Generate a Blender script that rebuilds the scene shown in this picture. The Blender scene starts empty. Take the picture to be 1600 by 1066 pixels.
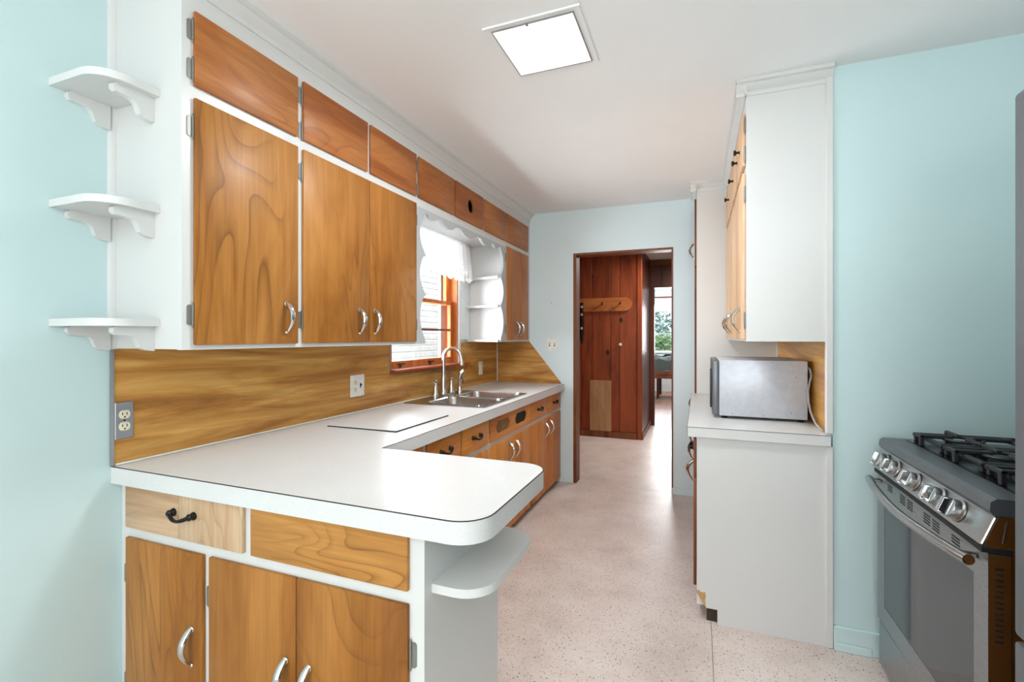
import bpy, bmesh, math, random
from mathutils import Vector, Matrix
random.seed(7)
R = math.radians
scene = bpy.context.scene
COL = scene.collection

# ------------------------------------------------------------------ camera
cam = bpy.data.cameras.new('camera')
cam.sensor_width = 36.0
cam.lens = 740.04 / 1600 * 36
cam.shift_y = -6.17 / 1600
cam.clip_start = 0.02
cam_o = bpy.data.objects.new('camera', cam)
cam_o.location = (0, 0, 1.3055)
cam_o.rotation_euler = (R(90), 0, R(21.447))
COL.objects.link(cam_o)
scene.camera = cam_o

# ------------------------------------------------------------------ world, sun, large lights, exposure
world = bpy.data.worlds.new('world')
scene.world = world
world.use_nodes = True
wb = world.node_tree.nodes['Background']
wb.inputs[0].default_value = (0.86, 0.93, 1.0, 1)
wb.inputs[1].default_value = 1.5
scene.view_settings.view_transform = 'Standard'
scene.view_settings.look = 'None'
scene.view_settings.exposure = 0.08
scene.view_settings.gamma = 1.0
scene.view_settings.use_curve_mapping = False
scene.cycles.caustics_reflective = False
scene.cycles.caustics_refractive = False

sun = bpy.data.lights.new('sun', 'SUN')
sun.energy = 3.2
sun.angle = R(1.0)
sun.color = (1.0, 0.96, 0.9)
sun_o = bpy.data.objects.new('sun', sun)
sun_o.rotation_euler = (R(-8), R(38), 0)
COL.objects.link(sun_o)

def area(name, loc, rot, sx, sy, power, color=(1, 1, 1)):
    l = bpy.data.lights.new(name, 'AREA')
    l.shape = 'RECTANGLE'; l.size = sx; l.size_y = sy
    l.energy = power; l.color = color
    o = bpy.data.objects.new(name, l)
    o.location = loc; o.rotation_euler = rot
    COL.objects.link(o)
    return o
# daylight at sink and far windows; rear fill at an added, unseen window
area('rear_fill', (-0.25, -2.25, 1.35), (R(90), 0, 0), 2.3, 1.7, 38, (0.95, 0.975, 1.0))
# added fill lamp behind the camera, aimed up to brighten the ceiling
area('ceiling_bounce_fill', (0.35, -1.6, 1.5), (R(172), 0, 0), 0.9, 0.9, 72, (0.95, 0.975, 1.0))
area('daylight_sink_window', (-2.30, 2.91, 1.45), (0, R(-100), 0), 1.1, 1.2, 98, (0.88, 0.95, 1.0))
area('daylight_far_window', (-0.8, 11.75, 1.5), (R(-90), 0, 0), 1.6, 1.1, 150, (0.95, 0.98, 1.0))
area('ceiling_light_glow', (-0.556, 1.76, 2.405), (0, 0, 0), 0.29, 0.29, 20, (0.92, 0.96, 1.0))

# ------------------------------------------------------------------ material helpers
def lin(h):
    h = h.lstrip('#')
    out = []
    for i in (0, 2, 4):
        c = int(h[i:i+2], 16) / 255
        out.append(c / 12.92 if c <= 0.04045 else ((c + 0.055) / 1.055) ** 2.4)
    return tuple(out) + (1.0,)

class NT:
    def __init__(s, name):
        s.m = bpy.data.materials.new(name); s.m.use_nodes = True
        s.t = s.m.node_tree; s.n = s.t.nodes; s.l = s.t.links
        s.p = s.n['Principled BSDF']; s.out = s.n['Material Output']
    def add(s, kind, **kw):
        n = s.n.new(kind)
        for k, v in kw.items():
            if k.startswith('i_'):
                key = k[2:]
                key = int(key) if key.isdigit() else key.replace('_', ' ')
                n.inputs[key].default_value = v
            else: setattr(n, k, v)
        return n
    def link(s, a, b): s.l.new(a, b)
    def coord(s, scale=(1, 1, 1), rand=True):
        tc = s.add('ShaderNodeTexCoord')
        mp = s.add('ShaderNodeMapping'); mp.inputs['Scale'].default_value = scale
        if rand:
            oi = s.add('ShaderNodeObjectInfo')
            ml = s.add('ShaderNodeMath', operation='MULTIPLY'); ml.inputs[1].default_value = 37.0
            s.link(oi.outputs['Random'], ml.inputs[0])
            ad = s.add('ShaderNodeVectorMath', operation='ADD')
            s.link(tc.outputs['Object'], ad.inputs[0]); s.link(ml.outputs[0], ad.inputs[1])
            s.link(ad.outputs[0], mp.inputs[0])
        else: s.link(tc.outputs['Object'], mp.inputs[0])
        return mp.outputs[0]
    def noise(s, vec, scale, detail=4, rough=0.55, dist=0.0):
        n = s.add('ShaderNodeTexNoise')
        n.inputs['Scale'].default_value = scale; n.inputs['Detail'].default_value = detail
        n.inputs['Roughness'].default_value = rough; n.inputs['Distortion'].default_value = dist
        s.link(vec, n.inputs['Vector'])
        return n.outputs['Fac']
    def ramp(s, fac, stops, interp='LINEAR'):
        r = s.add('ShaderNodeValToRGB'); cr = r.color_ramp; cr.interpolation = interp
        while len(cr.elements) < len(stops): cr.elements.new(0.5)
        for e, (p, c) in zip(cr.elements, stops):
            e.position = p; e.color = lin(c) if isinstance(c, str) else c
        s.link(fac, r.inputs[0])
        return r.outputs[0]
    def mix(s, fac, a, b, blend='MIX'):
        m = s.add('ShaderNodeMix', data_type='RGBA', blend_type=blend)
        for sock, v in ((m.inputs[0], fac), (m.inputs[6], a), (m.inputs[7], b)):
            if isinstance(v, (int, float)): sock.default_value = v
            elif isinstance(v, str): sock.default_value = lin(v)
            elif isinstance(v, tuple): sock.default_value = v
            else: s.link(v, sock)
        return m.outputs[2]
    def bump(s, h, strength=0.1, dist=0.002):
        b = s.add('ShaderNodeBump'); b.inputs['Strength'].default_value = strength
        b.inputs['Distance'].default_value = dist
        s.link(h, b.inputs['Height']); s.link(b.outputs[0], s.p.inputs['Normal'])
    def set(s, **kw):
        for k, v in kw.items():
            k = k.replace('_', ' ')
            if isinstance(v, str): v = lin(v)
            s.p.inputs[k].default_value = v
        return s

def paint(name, col, rough=0.5, var=0.05, bump=0.06):
    t = NT(name); v = t.coord((1, 1, 1), False)
    n = t.noise(v, 2.3, 3)
    c = lin(col); d = tuple(max(0, x * (1 - var)) for x in c[:3]) + (1,)
    t.link(t.ramp(n, [(0.35, d), (0.65, c)]), t.p.inputs['Base Color'])
    t.set(Roughness=rough)
    t.bump(t.noise(v, 55, 3), bump, 0.002)
    return t.m

def metal(name, col, rough=0.25, brushed=None, metallic=1.0):
    t = NT(name); t.set(Base_Color=col, Roughness=rough, Metallic=metallic)
    if brushed:
        v = t.coord(brushed, False); n = t.noise(v, 40, 3)
        t.link(t.ramp(n, [(0.3, (rough * 0.75,) * 3 + (1,)), (0.7, (rough * 1.3,) * 3 + (1,))]), t.p.inputs['Roughness'])
    return t.m

def plain(name, col, rough=0.5, metallic=0.0):
    t = NT(name); v = t.coord((1, 1, 1), False); n = t.noise(v, 30, 2)
    c = lin(col); d = tuple(x * 0.93 for x in c[:3]) + (1,)
    t.link(t.ramp(n, [(0.4, d), (0.6, c)]), t.p.inputs['Base Color'])
    t.set(Roughness=rough, Metallic=metallic)
    return t.m

def wood(name, dark, mid, light, axis='z', rough=0.32, line=0.55, coat=0.05, knots=False, lines=True, across=5.0, rings=30.0):
    t = NT(name)
    def along(al, ac): return {'x': (al, ac, ac), 'y': (ac, al, ac), 'z': (ac, ac, al)}[axis]
    v = t.coord(along(0.9, across)); vf = t.coord(along(5.0, 150)); vm = t.coord(along(1.3, 26))
    big = t.noise(v, 0.8, 4, 0.6, 0.9)
    col = t.ramp(big, [(0.30, dark), (0.46, mid), (0.66, light)])
    mk = t.noise(vm, 1.0, 4, 0.6, 0.3)
    col = t.mix(0.6, col, t.ramp(mk, [(0.32, (0.74, 0.69, 0.63, 1)), (0.58, (1.05, 1.05, 1.05, 1))]), 'MULTIPLY')
    if lines:
        # growth rings: contour lines of a warped field
        w = t.add('ShaderNodeMath', operation='MULTIPLY'); w.inputs[1].default_value = rings
        t.link(t.noise(v, 0.42, 2.5, 0.5, 1.4), w.inputs[0])
        fr = t.add('ShaderNodeMath', operation='FRACT'); t.link(w.outputs[0], fr.inputs[0])
        k = line
        ln = t.ramp(fr.outputs[0], [(0.0, (k*.7, k*.7, k*.7, 1)), (0.10, (k*.35, k*.35, k*.35, 1)), (0.40, (0, 0, 0, 1)), (0.93, (0.05*k, 0.05*k, 0.05*k, 1)), (1.0, (k, k, k, 1))])
        m2 = t.add('ShaderNodeMath', operation='MULTIPLY'); t.link(ln, m2.inputs[0])
        t.link(t.ramp(t.noise(v, 1.3, 2), [(0.42, (0.05, 0.05, 0.05, 1)), (0.66, (1, 1, 1, 1))]), m2.inputs[1])
        d = tuple(x * 0.6 for x in lin(dark)[:3]) + (1,)
        col = t.mix(m2.outputs[0], col, d)
    fine = t.noise(vf, 1.0, 3, 0.6)
    col = t.mix(0.5, col, t.ramp(fine, [(0.35, (0.80, 0.77, 0.74, 1)), (0.6, (1.04, 1.04, 1.04, 1))]), 'MULTIPLY')
    if knots:
        vk = t.coord((1.0, 1.0, 0.62))
        vo = t.add('ShaderNodeTexVoronoi'); vo.inputs['Scale'].default_value = 4.6
        t.link(vk, vo.inputs['Vector'])
        kk = t.ramp(vo.outputs['Distance'], [(0.0, (1, 1, 1, 1)), (0.085, (0.9, 0.9, 0.9, 1)), (0.125, (0, 0, 0, 1))])
        col = t.mix(kk, col, '#1a0c07')
    t.link(col, t.p.inputs['Base Color'])
    t.set(Roughness=rough + .12)
    t.p.inputs['Specular IOR Level'].default_value = 0.25
    t.p.inputs['Coat Weight'].default_value = coat; t.p.inputs['Coat Roughness'].default_value = 0.22
    t.bump(fine, 0.05, 0.001)
    return t.m

M = {}
M['blue'] = paint('blue_wall_paint', '#c8dddd', 0.5, 0.03)
M['paleblue'] = paint('pale_blue_wall_paint', '#d9e8ea', 0.5, 0.03)
M['white'] = paint('white_gloss_paint', '#d6d5d2', 0.33, 0.02, 0.03)
M['whitewall'] = paint('white_wall_paint', '#e2e6e7', 0.5, 0.02)
M['ceil'] = paint('ceiling_paint', '#f0f0ef', 0.7, 0.02)
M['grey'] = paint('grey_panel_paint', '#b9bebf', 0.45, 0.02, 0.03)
M['maple'] = wood('varnished_maple', '#7f4b1a', '#a3692b', '#b98041', 'z', across=3.4, line=0.75)
M['maple_h'] = wood('varnished_maple_sideways', '#85501c', '#af7636', '#c58e4c', 'x', line=0.95, across=3.4)
M['pale_h'] = wood('pale_worn_maple', '#b08a68', '#c9a888', '#d6b998', 'x', line=0.5)
M['pale_z2'] = wood('pale_worn_maple_upright', '#a67c58', '#c8a684', '#d8bb9a', 'z', line=0.7)
M['fir_h'] = wood('reddish_plywood', '#7e4122', '#a5622f', '#b87945', 'y', line=0.5)
M['fir_z'] = wood('orange_maple', '#9c5826', '#ba763a', '#c98a4c', 'z', line=0.45)
M['base_z'] = wood('red_brown_maple', '#a8581e', '#d07f34', '#de9648', 'z', line=0.4)
M['base_h'] = wood('red_brown_drawer_maple', '#a8581e', '#d3843a', '#de994e', 'y', line=0.4)
M['pale_z'] = wood('pale_tan_maple', '#c79b74', '#dab28c', '#e6c4a2', 'z', line=0.3, lines=False)
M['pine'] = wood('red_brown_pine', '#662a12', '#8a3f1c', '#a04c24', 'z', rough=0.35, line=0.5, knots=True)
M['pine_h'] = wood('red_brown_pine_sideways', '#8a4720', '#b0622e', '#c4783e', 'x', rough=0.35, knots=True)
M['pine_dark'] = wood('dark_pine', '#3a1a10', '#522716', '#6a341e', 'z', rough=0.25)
M['ply'] = wood('bare_plywood', '#8c6444', '#aa8058', '#ba9068', 'z', rough=0.6, coat=0, knots=False)
M['orange'] = wood('orange_window_wood', '#9c4a1e', '#c46b31', '#d98a50', 'z', rough=0.3)
M['orange_h'] = wood('orange_sill_wood', '#8a3414', '#b1501f', '#c8682f', 'y', rough=0.3)
M['brown'] = wood('brown_jamb_wood', '#5a2f1a', '#7a4426', '#8a5432', 'z', rough=0.35)
M['oak'] = wood('oak_floor', '#6b4638', '#8a6253', '#a07a6a', 'y', rough=0.28)
M['toe'] = wood('dark_toe_kick', '#2a211c', '#3b302a', '#4a3d35', 'y', rough=0.7, coat=0)
M['raw'] = plain('torn_tan_board', '#c49a66', 0.8)

def backsplash_mat(name, axis):
    t = NT(name)
    sc = {'y': (9, 0.75, 9), 'x': (0.75, 9, 9)}[axis]
    v = t.coord(sc, False)
    n1 = t.noise(v, 1.25, 5, 0.6, 1.5)
    col = t.ramp(n1, [(0.25, '#8a5420'), (0.42, '#b07733'), (0.55, '#cb9448'), (0.72, '#dfb26c')])
    sc2 = {'y': (30, 2.0, 30), 'x': (2.0, 30, 30)}[axis]
    v2 = t.coord(sc2, False)
    n2 = t.noise(v2, 1.0, 4, 0.6, 0.4)
    col = t.mix(0.5, col, t.ramp(n2, [(0.3, (0.72, 0.66, 0.6, 1)), (0.62, (1.08, 1.08, 1.06, 1))]), 'MULTIPLY')
    t.link(col, t.p.inputs['Base Color']); t.set(Roughness=0.34)
    t.bump(n2, 0.05, 0.001)
    return t.m
M['splash'] = backsplash_mat('woodgrain_laminate', 'y')
M['splash_b'] = backsplash_mat('woodgrain_laminate_back', 'x')

def laminate():
    t = NT('speckled_grey_laminate'); v = t.coord((1, 1, 1), False)
    n = t.noise(v, 420, 2, 0.7); b = t.noise(v, 5, 3)
    col = t.mix(t.ramp(n, [(0.30, (0.55,) * 3 + (1,)), (0.44, (0, 0, 0, 1))]), '#d9d8d6', '#aca9a5')
    col = t.mix(0.35, col, t.ramp(b, [(0.35, (0.93, 0.92, 0.91, 1)), (0.65, (1, 1, 1, 1))]), 'MULTIPLY')
    t.link(col, t.p.inputs['Base Color']); t.set(Roughness=0.32)
    return t.m
M['lam'] = laminate()

def vinyl():
    t = NT('speckled_pink_beige_vinyl'); v = t.coord((1, 1, 1), False)
    base = t.ramp(t.noise(v, 3.2, 5, 0.6), [(0.30, '#cbbab0'), (0.5, '#dacbc2'), (0.72, '#e3d8d0')])
    base = t.mix(0.3, base, t.ramp(t.noise(v, 130, 2, 0.6), [(0.35, (0.8, 0.76, 0.72, 1)), (0.6, (1.06, 1.05, 1.05, 1))]), 'MULTIPLY')
    def dots(scale, rad, keep, col, inp):
        vo = t.add('ShaderNodeTexVoronoi'); vo.inputs['Scale'].default_value = scale
        t.link(v, vo.inputs['Vector'])
        a = t.ramp(vo.outputs['Distance'], [(rad * 0.75, (1, 1, 1, 1)), (rad, (0, 0, 0, 1))])
        sp = t.add('ShaderNodeSeparateColor'); t.link(vo.outputs['Color'], sp.inputs[0])
        k = t.add('ShaderNodeMath', operation='GREATER_THAN'); k.inputs[1].default_value = 1 - keep
        t.link(sp.outputs[0], k.inputs[0])
        m = t.add('ShaderNodeMath', operation='MULTIPLY'); t.link(a, m.inputs[0]); t.link(k.outputs[0], m.inputs[1])
        return t.mix(m.outputs[0], inp, col)
    base = dots(95, 0.24, 0.42, '#8d6f60', base)
    base = dots(80, 0.20, 0.28, '#e9e2da', base)
    base = dots(130, 0.26, 0.16, '#4a382f', base)
    base = dots(48, 0.145, 0.66, '#2c211d', base)
    t.link(base, t.p.inputs['Base Color']); t.set(Roughness=0.38)
    return t.m
M['vinyl'] = vinyl()

M['steel'] = metal('brushed_stainless', '#a9a9a8', 0.28, (1, 60, 60))
M['steel_v'] = metal('brushed_stainless_door', '#9c9d9e', 0.30, (60, 1, 60))
M['sink'] = metal('sink_steel', '#a9a7a5', 0.24, (60, 2, 2))
M['chrome'] = metal('chrome', '#d8d8d6', 0.09)
M['nickel'] = metal('satin_nickel', '#c9c4bc', 0.18)
M['hinge'] = metal('worn_hinge_metal', '#85857f', 0.4, None, 0.5)
M['wood_reflect'] = metal('wood_reflection_brown', '#7a4a20', 0.32, None, 0.6)  # brown of wood reflected in the shiny range side, put into the colour
M['alu'] = metal('aluminium_trim', '#b9bcc0', 0.35)
M['micro'] = plain('silver_grey_enamel', '#c2c5cc', 0.28, 0.12)
M['iron'] = plain('black_cast_iron', '#1f1f21', 0.55)
M['black'] = plain('black_enamel', '#0e0e10', 0.22)
M['blackpull'] = plain('black_wrought_iron', '#17120f', 0.4, 0.3)
M['dark'] = plain('dark_gap', '#15110f', 0.8)
M['lipgrey'] = plain('grey_cooktop_edge', '#56585b', 0.35, 0.3)
M['ovenglass'] = plain('dark_oven_glass', '#3d3e40', 0.06)
M['fridge'] = metal('dark_grey_steel', '#75767a', 0.38, (60, 60, 1), 0.7)
M['ivory'] = plain('ivory_plastic', '#ece2c6', 0.35)
M['plate'] = plain('white_plastic', '#ecebe6', 0.35)
M['zinc'] = metal('worn_zinc_plate', '#a9adb4', 0.42)
M['lilac'] = plain('pale_lilac_shade', '#d2c6dc', 0.8)
M['clothgrey'] = plain('grey_patterned_throw', '#5d6763', 0.9)
M['clothpale'] = plain('pale_grey_sheet', '#c3cccb', 0.9)
M['mortar'] = paint('white_mortar', '#dfe2e4', 0.9, 0.05)
M['brick'] = paint('white_painted_brick', '#e6e8ea', 0.8, 0.08, 0.2)
M['storm'] = plain('grey_storm_frame', '#a9b0b5', 0.5)
M['cord'] = plain('grey_power_cord', '#b0aca8', 0.5)
M['bark'] = plain('bark', '#4a3a2c', 0.9)
M['lawn'] = paint('lawn', '#6f8a4a', 0.95, 0.3, 0.3)

def leaf_mat(name, a, b):
    t = NT(name); v = t.coord((1, 1, 1), False); n = t.noise(v, 6, 2)
    t.link(t.ramp(n, [(0.35, a), (0.65, b)]), t.p.inputs['Base Color']); t.set(Roughness=0.5)
    return t.m
M['leaf1'] = leaf_mat('green_leaves', '#4f7f4a', '#a4c98a')
M['leaf2'] = leaf_mat('blue_green_leaves', '#5f8f88', '#a9cfc6')

def emit(name, col, s):
    t = NT(name); t.set(Base_Color=col); t.p.inputs['Emission Color'].default_value = lin(col)
    t.p.inputs['Emission Strength'].default_value = s
    return t.m
def diffuser():
    t = NT('prismatic_diffuser'); v = t.coord((1, 1, 1), False)
    ch = t.add('ShaderNodeTexVoronoi'); ch.inputs['Scale'].default_value = 170; t.link(v, ch.inputs['Vector'])
    c = t.ramp(ch.outputs['Distance'], [(0.1, (1, 1, 1, 1)), (0.7, (0.86, 0.86, 0.87, 1))])
    t.link(c, t.p.inputs['Emission Color']); t.p.inputs['Emission Strength'].default_value = 1.05
    t.link(c, t.p.inputs['Base Color'])
    return t.m
M['diff'] = diffuser()

def glass():
    t = NT('window_glass')
    tr = t.add('ShaderNodeBsdfTransparent'); gl = t.add('ShaderNodeBsdfGlossy'); gl.inputs['Roughness'].default_value = 0.03
    lw = t.add('ShaderNodeLayerWeight'); lw.inputs[0].default_value = 0.5
    pw = t.add('ShaderNodeMath', operation='POWER'); pw.inputs[1].default_value = 3.0; t.link(lw.outputs['Facing'], pw.inputs[0])
    sc = t.add('ShaderNodeMath', operation='MULTIPLY_ADD'); sc.inputs[1].default_value = 0.35; sc.inputs[2].default_value = 0.02; t.link(pw.outputs[0], sc.inputs[0])
    mx = t.add('ShaderNodeMixShader'); t.link(sc.outputs[0], mx.inputs[0])
    t.link(tr.outputs[0], mx.inputs[1]); t.link(gl.outputs[0], mx.inputs[2]); t.link(mx.outputs[0], t.out.inputs[0])
    return t.m
M['glass'] = glass()

def lace():
    t = NT('white_lace')
    df = t.add('ShaderNodeBsdfDiffuse'); df.inputs[0].default_value = lin('#e4e4e4')
    tl = t.add('ShaderNodeBsdfTranslucent'); tl.inputs[0].default_value = lin('#e4e4e4')
    mx = t.add('ShaderNodeMixShader'); mx.inputs[0].default_value = 0.16
    t.link(df.outputs[0], mx.inputs[1]); t.link(tl.outputs[0], mx.inputs[2])
    tr = t.add('ShaderNodeBsdfTransparent')
    v = t.coord((1, 1, 1), False)
    vo = t.add('ShaderNodeTexVoronoi'); vo.inputs['Scale'].default_value = 62; t.link(v, vo.inputs['Vector'])
    hole = t.ramp(vo.outputs['Distance'], [(0.26, (1, 1, 1, 1)), (0.34, (0, 0, 0, 1))])
    sx = t.add('ShaderNodeSeparateXYZ'); t.link(v, sx.inputs[0])
    band = t.ramp(t_map(t, sx.outputs['Z'], -0.17, 0.15), [(0.02, (0.75,) * 3 + (1,)), (0.36, (0.75,) * 3 + (1,)), (0.44, (0.0,) * 3 + (1,))])
    m = t.add('ShaderNodeMath', operation='MULTIPLY'); t.link(hole, m.inputs[0]); t.link(band, m.inputs[1])
    m3 = t.add('ShaderNodeMixShader'); t.link(m.outputs[0], m3.inputs[0])
    t.link(mx.outputs[0], m3.inputs[1]); t.link(tr.outputs[0], m3.inputs[2]); t.link(m3.outputs[0], t.out.inputs[0])
    return t.m
def t_map(t, sock, a, b):
    n = t.add('ShaderNodeMapRange'); n.inputs[1].default_value = a; n.inputs[2].default_value = b
    t.link(sock, n.inputs[0]); return n.outputs[0]
M['lace'] = lace()

# ------------------------------------------------------------------ geometry helpers
WL = {}   # world location of each object's origin

class B:
    def __init__(s): s.bm = bmesh.new()
    def box(s, x0, x1, y0, y1, z0, z1, bev=0.0, seg=1):
        mat = Matrix.Translation(((x0+x1)/2, (y0+y1)/2, (z0+z1)/2)) @ Matrix.Diagonal((abs(x1-x0), abs(y1-y0), abs(z1-z0), 1))
        r = bmesh.ops.create_cube(s.bm, size=1, matrix=mat)
        if bev:
            es = {e for v in r['verts'] for e in v.link_edges}
            bmesh.ops.bevel(s.bm, geom=list(es), offset=bev, segments=seg, affect='EDGES', profile=0.5)
        return s
    def prism(s, pts, axis, a0, a1, holes=()):
        def P(p, a):
            return {'x': (a, p[0], p[1]), 'y': (p[0], a, p[1]), 'z': (p[0], p[1], a)}[axis]
        if not holes:
            va = [s.bm.verts.new(P(p, a0)) for p in pts]; vb = [s.bm.verts.new(P(p, a1)) for p in pts]
            n = len(pts); fs = [s.bm.faces.new(va), s.bm.faces.new(vb[::-1])]
            for i in range(n): fs.append(s.bm.faces.new((va[i], vb[i], vb[(i+1) % n], va[(i+1) % n])))
            bmesh.ops.recalc_face_normals(s.bm, faces=fs)
            return s
        loops = [pts] + list(holes); allf = []
        rings = []
        for a in (a0, a1):
            es = []; rr = []
            for lp in loops:
                vs = [s.bm.verts.new(P(p, a)) for p in lp]
                rr.append(vs)
                for i in range(len(vs)): es.append(s.bm.edges.new((vs[i], vs[(i+1) % len(vs)])))
            r = bmesh.ops.triangle_fill(s.bm, use_beauty=True, use_dissolve=False, edges=es)
            allf += [g for g in r['geom'] if isinstance(g, bmesh.types.BMFace)]
            rings.append(rr)
        for A, Bv in zip(rings[0], rings[1]):
            n = len(A)
            for i in range(n): allf.append(s.bm.faces.new((A[i], Bv[i], Bv[(i+1) % n], A[(i+1) % n])))
        bmesh.ops.recalc_face_normals(s.bm, faces=allf)
        return s
    def tube(s, path, rad, seg=10, flat=1.0, closed=False):
        pts = [Vector(p) for p in path]; n = len(pts)
        if not isinstance(rad, (list, tuple)): rad = [rad] * n
        rings = []; up = None
        for i, p in enumerate(pts):
            if closed: d = pts[(i+1) % n] - pts[i-1]
            else: d = pts[min(i+1, n-1)] - pts[max(i-1, 0)]
            d.normalize()
            if up is None:
                up = Vector((0, 0, 1)) if abs(d.z) < 0.9 else Vector((0, 1, 0))
            a = d.cross(up).normalized(); b = a.cross(d).normalized(); up = b
            rings.append([s.bm.verts.new(p + (a * math.cos(2*math.pi*k/seg) + b * math.sin(2*math.pi*k/seg) * flat) * rad[i]) for k in range(seg)])
        fs = []
        m = n if closed else n - 1
        for i in range(m):
            A = rings[i]; C = rings[(i+1) % n]
            for k in range(seg): fs.append(s.bm.faces.new((A[k], A[(k+1) % seg], C[(k+1) % seg], C[k])))
        if not closed:
            fs.append(s.bm.faces.new(rings[0][::-1])); fs.append(s.bm.faces.new(rings[-1]))
        bmesh.ops.recalc_face_normals(s.bm, faces=fs)
        return s
    def lathe(s, prof, c, axis='z', seg=16):
        ax = Vector({'x': (1, 0, 0), 'y': (0, 1, 0), 'z': (0, 0, 1)}[axis] if isinstance(axis, str) else axis)
        ax = ax.normalized(); u = ax.orthogonal().normalized(); w = ax.cross(u); c = Vector(c)
        rings = [[s.bm.verts.new(c + ax*h + (u*math.cos(2*math.pi*k/seg) + w*math.sin(2*math.pi*k/seg)) * max(r, 1e-4)) for k in range(seg)] for r, h in prof]
        fs = []
        for A, C in zip(rings, rings[1:]):
            for k in range(seg): fs.append(s.bm.faces.new((A[k], A[(k+1) % seg], C[(k+1) % seg], C[k])))
        fs.append(s.bm.faces.new(rings[0][::-1])); fs.append(s.bm.faces.new(rings[-1]))
        bmesh.ops.recalc_face_normals(s.bm, faces=fs)
        return s
    def mesh(s, name, mat, smooth=True):
        me = bpy.data.meshes.new(name); s.bm.to_mesh(me); s.bm.free()
        if mat is not None: me.materials.append(M[mat] if isinstance(mat, str) else mat)
        if smooth:
            for p in me.polygons: p.use_smooth = True
            me.set_sharp_from_angle(angle=R(32))
        return me
    def obj(s, name, mat, parent=None, smooth=True, base=False, **tags):
        vs = s.bm.verts
        lo = Vector([min(v.co[i] for v in vs) for i in range(3)]); hi = Vector([max(v.co[i] for v in vs) for i in range(3)])
        c = (lo + hi) / 2
        if base: c.z = lo.z
        bmesh.ops.translate(s.bm, verts=list(vs), vec=-c)
        return put(name, s.mesh(name, mat, smooth), c, parent, **tags)

def put(name, me, loc, parent=None, rot=(0, 0, 0), **tags):
    o = bpy.data.objects.new(name, me); COL.objects.link(o)
    w = Vector(loc)
    if parent is not None:
        o.parent = parent; o.location = w - WL[parent.name]
    else: o.location = w
    o.rotation_euler = rot
    WL[o.name] = w
    for k, v in tags.items():
        if v: o[{'cat': 'category'}.get(k, k)] = v
    return o

def thing(name, loc, label, cat, group=None, kind=None):
    return put(name, None, loc, None, label=label, cat=cat, group=group, kind=kind)

def rrect(x0, x1, y0, y1, r, n=5, corners=(1, 1, 1, 1)):
    pts = []
    for i, (cx, cy, a0) in enumerate(((x0+r, y0+r, 180), (x1-r, y0+r, 270), (x1-r, y1-r, 0), (x0+r, y1-r, 90))):
        if corners[i]:
            for k in range(n+1):
                a = R(a0 + 90*k/n); pts.append((cx + r*math.cos(a), cy + r*math.sin(a)))
        else: pts.append([(x0, y0), (x1, y0), (x1, y1), (x0, y1)][i])
    return pts

# ------------------------------------------------------------------ key dimensions (metres)
XL, XU, YB, YN, ZT, ZC = -1.785, -1.442, 4.15, 2.344, 0.883, 2.44
XR = 0.518           # right wall of the galley
XRR = 1.36           # right wall behind range and fridge
YR = -2.35           # rear wall behind the camera

# ================================================================== SETTING
fl = B().box(XL-.1, XRR+.1, YR-.1, 7.27, -.08, -.008).obj('floor', 'toe', None, kind='structure', label='speckled pinkish beige vinyl floor of the kitchen and hall')
B().box(XL, .0545, YR, YB+.02, -.008, 0).obj('vinyl_sheet', 'vinyl', fl)
B().box(.0565, XRR, YR, YB+.02, -.008, 0).obj('vinyl_sheet', 'vinyl', fl)
B().box(XL, .75, YB+.0225, 7.25, -.008, 0).obj('vinyl_sheet', 'vinyl', fl)
B().box(XL-.1, 2.0, 7.27, 12.1, -.08, -.002).obj('floor_far_room', 'oak', None, kind='structure', label='brown hardwood floor of the room beyond the hall')
B().box(XL-.12, XRR+.1, YR-.1, YB, ZC, ZC+.08).obj('ceiling', 'ceil', None, kind='structure', label='plain white kitchen ceiling')
B().box(XL-.12, .8, YB, 7.37, ZC, ZC+.08).obj('ceiling_hall', 'ceil', None, kind='structure', label='white ceiling of the pine hall')
B().box(XL-.12, 2.0, 7.37, 12.1, ZC, ZC+.08).obj('ceiling_far_room', 'ceil', None, kind='structure', label='white ceiling of the far room')

WY0, WY1, WZ0, WZ1 = 2.468, 3.36, 1.10, 2.12      # sink window opening
b = B()
b.prism([(YR, 0), (YB+.12, 0), (YB+.12, ZC), (YR, ZC)], 'x', XL-.12, XL, [[(WY0, WZ0), (WY0, WZ1), (WY1, WZ1), (WY1, WZ0)]])
b.obj('wall_left', 'blue', None, smooth=False, kind='structure', label='light blue painted wall on the left with the sink window')
DX0, DX1, DZ = -1.012, -.205, 2.034
b = B()
b.prism([(XL, 0), (DX0-.028, 0), (DX0-.028, DZ+.02), (DX1+.012, DZ+.02), (DX1+.012, 0), (XR+.1, 0), (XR+.1, ZC), (XL, ZC)], 'y', YB, YB+.12)
b.obj('wall_back', 'paleblue', None, smooth=False, kind='structure', label='pale blue end wall with the doorway to the hall')
b = B()
b.box(XR, XR+.09, YN+.02, YB, 0, ZC)
b.box(.526, XRR+.1, YN, YN+.1, 0, ZC)
b.obj('wall_right', 'blue', None, smooth=False, kind='structure', label='light blue painted wall beside the range')
B().box(XRR, XRR+.1, YR, YN, 0, ZC).obj('wall_right_rear', 'blue', None, smooth=False, kind='structure', label='light blue wall behind range and refrigerator')
b = B()
b.prism([(XL, 0), (XRR, 0), (XRR, ZC), (XL, ZC)], 'y', YR-.1, YR, [[(-1.45, .45), (-1.45, 2.25), (.95, 2.25), (.95, .45)]])
b.obj('wall_rear', 'blue', None, smooth=False, kind='structure', label='light blue wall behind the camera with an added opening for fill light')
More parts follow.
